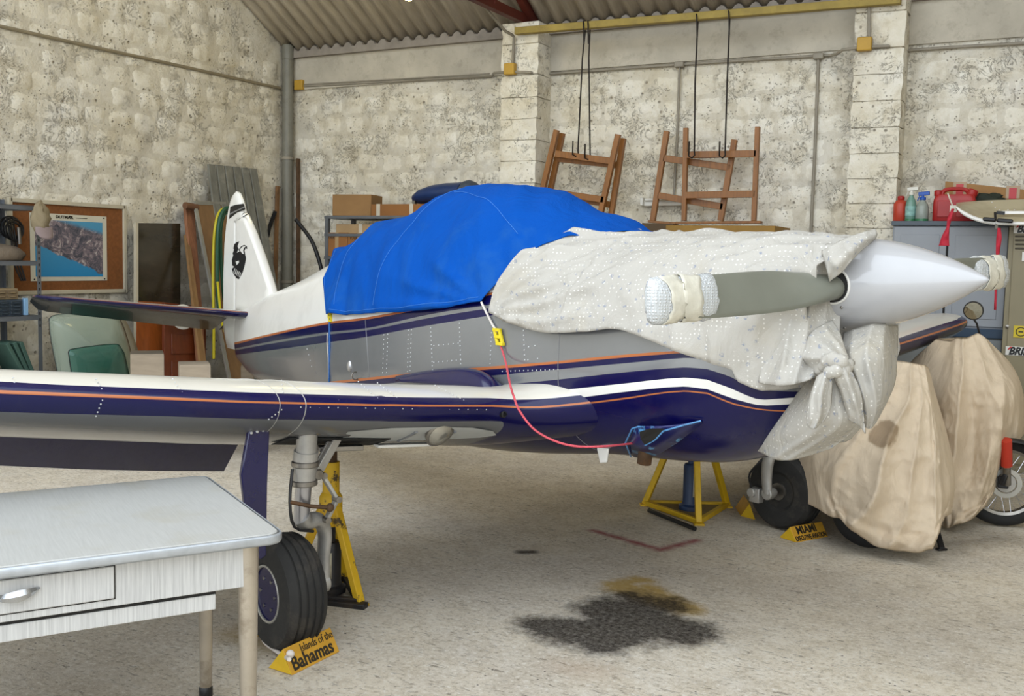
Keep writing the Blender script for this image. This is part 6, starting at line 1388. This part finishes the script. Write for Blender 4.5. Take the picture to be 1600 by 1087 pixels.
q = AY(1596, 407, YL); tm = text_mb('F', .09, q + V((0, -.004, 0)), (1, 0, 0), UZ, .001, 0, 1, .004); tm.build('white_letter', M_wst, loc, angle=0)
m = MB(); m.lathe(AY(1574, 510, YL + .004), (0, -1, 0), [(.014, -.004), (.014, .006), (.008, .009), (.001, .009)], 14); m.build('lock', M_steel, loc)
# things on the cabinet
ztop = zc1 + .037
M_red = mat('red_plastic', '#A01E1C', .4, var=.1); M_red2 = mat('orange_red_plastic', '#B23A24', .45, var=.08)
def on(x, y, Y): q = AY(x, y, Y); return V((q.x, Y, ztop))
b = on(1406, 345, 8.95); t = thing('red_canister', 'orange red canister at the left end of the cabinet top', 'canister', b)
m = MB(); m.lathe(b, UZ, [(.048, 0), (.055, .008), (.055, .145), (.04, .17), (.022, .18)], 24); m.build('body', M_red2, t, angle=45); m = MB(); m.lathe(b + UZ * .178, UZ, [(.026, 0), (.028, .004), (.028, .026), (.022, .032)], 18); m.build('screw_cap', M_red, t)
def spray(b, label, body, trig, fluid, lab, h=.19, r=.040):
    t = thing('spray_bottle', label, 'bottle', b)
    m = MB(); m.lathe(b, UZ, [(r * .9, 0), (r, .01), (r, h * .62), (r * .8, h * .8), (r * .42, h * .93), (r * .4, h)], 24); bd_ = m.build('body', body, t, angle=50)
    if lab: m = MB(); m.lathe(b + UZ * h * .22, UZ, [(r + .001, 0), (r + .0015, h * .36)], 24, False); m.build('bottle_label', lab, bd_)
    if fluid: m = MB(); m.lathe(b + UZ * .0, UZ, [(r + .0012, .004), (r + .0012, .022)], 24, False); m.build('green_fluid', fluid, bd_)
    m = MB(); m.lathe(b + UZ * (h - .004), UZ, [(r * .48, 0), (r * .5, .004), (r * .5, .022), (r * .3, .026)], 16); m.bar(b + UZ * (h + .045) - V((.035, 0, 0)), b + UZ * (h + .052) + V((.05, 0, 0)), .026, .030); m.bar(b + UZ * (h + .018), b + UZ * (h + .05), .02, .02); m.bar(b + UZ * (h + .03) - V((.025, 0, 0)), b + UZ * (h - .01) - V((.04, 0, 0)), .012, .008); m.build('trigger_head', trig, t, bevel=.004)
M_clr = glass('clear_bottle', '#9AA39A', .15, .75); M_gfl = mat('green_liquid', '#2F6E48', .3); M_wlab = mat('teal_label', '#7FA8A0', .5, var=.3, vs=30)
spray(on(1422, 345, 8.90), 'clear spray bottle with white trigger and teal label beside the red canister', glass('green_tint_bottle', '#6F9A8A', .15, .8), M_wp, M_gfl, M_wlab, .215, .042)
spray(on(1440, 345, 8.88), 'squat clear spray bottle with blue trigger', M_clr, mat('blue_trigger', '#1B4FA8', .4), M_gfl, None, .175, .050)
b = on(1490, 347, 8.93); t = thing('jerrycan', 'red plastic jerrycan on the cabinet top', 'jerrycan', b); w_, d_, h_ = .315, .15, .215
m = MB(); rings = []
for z, k in ((0, .93), (.012, 1), (.13, 1), (.17, .985), (.20, .93), (.215, .84)):
    rings.append([b + V((math.copysign(abs(math.cos(a)) ** .35, math.cos(a)) * w_ / 2 * k, math.copysign(abs(math.sin(a)) ** .35, math.sin(a)) * d_ / 2 * k, z)) for a in [2*PI*(j + .5)/40 for j in range(40)]])
m.loft(rings); jb = m.build('body', M_red, t, angle=40)
m = MB(); m.tube(curve_pts([b + V((-.10, 0, .21)), b + V((-.08, 0, .250)), b + V((0, 0, .262)), b + V((.08, 0, .250)), b + V((.10, 0, .21))], 20), .017, 10); m.build('handle', M_red, t)
m = MB(); m.lathe(b + V((-.125, 0, .205)), UZ, [(.03, 0), (.032, .01), (.032, .04), (.025, .046)], 18); m.build('cap', M_red, t); m = MB(); m.lathe(b + V((.115, 0, .20)), V((.3, 0, 1)), [(.038, 0), (.04, .01), (.04, .05), (.03, .06)], 18); m.build('filler_cap', M_red, t)
for k in (-1, 1): m = MB(); m.box(b + V((k * .07, -d_ / 2 - .002, .10)), (.10, .008, .13)); m.build('moulded_panel', M_red, jb, bevel=.006)
p0, p1 = AY(1477, 283, 9.12), AY(1640, 300, 9.12); t = thing('cardboard_box', 'long tan cardboard box with red tape lying behind the jerrycan', 'box', on(1540, 345, 9.12))
m = MB(); m.prism([V((p0.x, 9.12, ztop)), V((p1.x, 9.12, ztop)), p1, p0], (0, .14, 0)); m.build('carton', mat('tan_cardboard', '#9C7446', .8, var=.1), t, bevel=.006)
for x, hh in ((1500, 288), (1583, 294)): q = AY(x, hh, 9.118); m = MB(); m.box(q - UZ * .03, (.10, .003, .10)); m.build('clear_tape', M_tp, t); m = MB(); m.box(q - UZ * .04 - V((0, .002, 0)), (.055, .003, .085)); m.build('red_label', M_rst, t)
tag(lump(on(1541, 345, 8.98) + UZ * .185, .11, .05, .045, 5, .5).build('crumpled_cloth', mat('olive_cloth', '#23281C', .8), None, angle=80), 'crumpled dark olive cloth between jerrycan and cardboard box', 'cloth')
m = MB(); m.box(on(1541, 345, 8.98) + UZ * .075, (.2, .1, .15)); tag(m.build('small_carton', M_card, None, bevel=.004), 'small brown carton under the olive cloth', 'carton')
# stored wing tip resting on cabinet and locker
t = thing('wing_panel', 'cream wing panel with white edge resting on top of the locker', 'wing panel', on(1560, 350, 8.45))
n = NT('cream_fabric_panel'); n.set(col=n.mix(n.map(n.noise(n.obj(), 4, 3), .4, .6), lc('#A09374'), lc('#B2A687')), rough=.45, coat=.2); M_crm = n.m
top = [(1494, 320), (1503, 317), (1520, 315), (1545, 313.5), (1580, 312.5), (1640, 311)]; bot = [(1494, 323), (1504, 331), (1520, 340), (1545, 347), (1580, 349), (1640, 349)]
m = MB(); rings = []; edge_ = []
for (x, y0), (_, y1) in zip(top, bot):
    p, q = AY(x, y0, 8.75), AY(x, y1, 8.36); c = (p + q) / 2; hv = (p - q) / 2; nrm = V((0, -.10, -.10)) * min(1, hv.length * 4)
    rings.append([c + hv * math.cos(a) + nrm * (.3 * math.sin(a)) for a in [2*PI*k/20 for k in range(20)]]); edge_.append(q)
fine = [[crom([r[j] for r in rings], 5 * i / 30) for j in range(20)] for i in range(31)]
m.loft(fine); m.build('skin', M_crm, t, angle=60)
m = MB(); m.tube(curve_pts(edge_, 30), [.006 + .009 * min(1, k / 8) for k in range(30)], 10); m.build('white_edge', M_white, t)
q = AY(1557, 332, 8.42); m = MB(); m.bar(q, q + V((.35, 0, .0)), .012, .02); m.build('white_strip', M_white, t); m = MB(); m.bar(q - V((.01, .01, 0)), AY(1556, 350, 8.35), .015, .012); m.bar(q, AY(1570, 333, 8.41), .012, .025); m.build('hinge_bracket', M_black, t)
for x0_, x1_, y_ in ((1536, 1556, 342), (1558, 1583, 344)): m = MB(); m.bar(AY(x0_, y_, 8.33), AY(x1_, y_ + 1.5, 8.33), .06, .028); m.build('rubber_pad', M_black, t, bevel=.008)
for (x, y) in ((1550, 316), (1555, 324), (1562, 328), (1575, 328), (1585, 328)): m = MB(); m.sphere(AY(x, y, 8.50), .005, 6, 4); m.build('screw_head', M_wst, t)
m = MB(); q0 = AY(1490, 326, 8.5); m.box(q0, (.05, .03, .05)); m.tube([q0, AY(1481, 302, 8.7)], .006, 6); m.build('tie_cord', M_tape, t)
m = MB(); m.tube([AY(1557, 350, 8.36), AY(1557, 357, 8.36)], .012, 8); m.build('pin', M_steel, t)
M_rib = mat('red_ribbon', '#B51E34', .7, var=.15, vs=30)
def ribbon(pts, ws, label):
    m = MB(); c = curve_pts([AY(x, y, 8.34) for x, y in pts], 24); rows = []
    for i, p in enumerate(c): k = i / 23 * (len(ws) - 1); w = lerp(ws[int(min(k, len(ws) - 2))], ws[int(min(k, len(ws) - 2)) + 1], k - int(min(k, len(ws) - 2))); rows.append([p + V((w * j, .008 * math.sin(i * .7 + j * 2), .0)) for j in (-.5, 0, .5)])
    m.grid(rows); tag(m.build('red_ribbon', M_rib, None, angle=60, solid=.002), label, 'ribbon', 'red warning ribbons')
ribbon([(1489, 326), (1484, 340), (1481, 355), (1477, 370), (1475, 384)], [.02, .03, .02, .05, .075], 'short red ribbon hanging from the wing panel tip before the cabinet doors')
ribbon([(1561, 356), (1561, 372), (1559, 392), (1558, 412), (1556, 445), (1555, 484)], [.02, .038, .026, .016, .015, .016], 'long red ribbon hanging behind the far bubble wrapped blade')
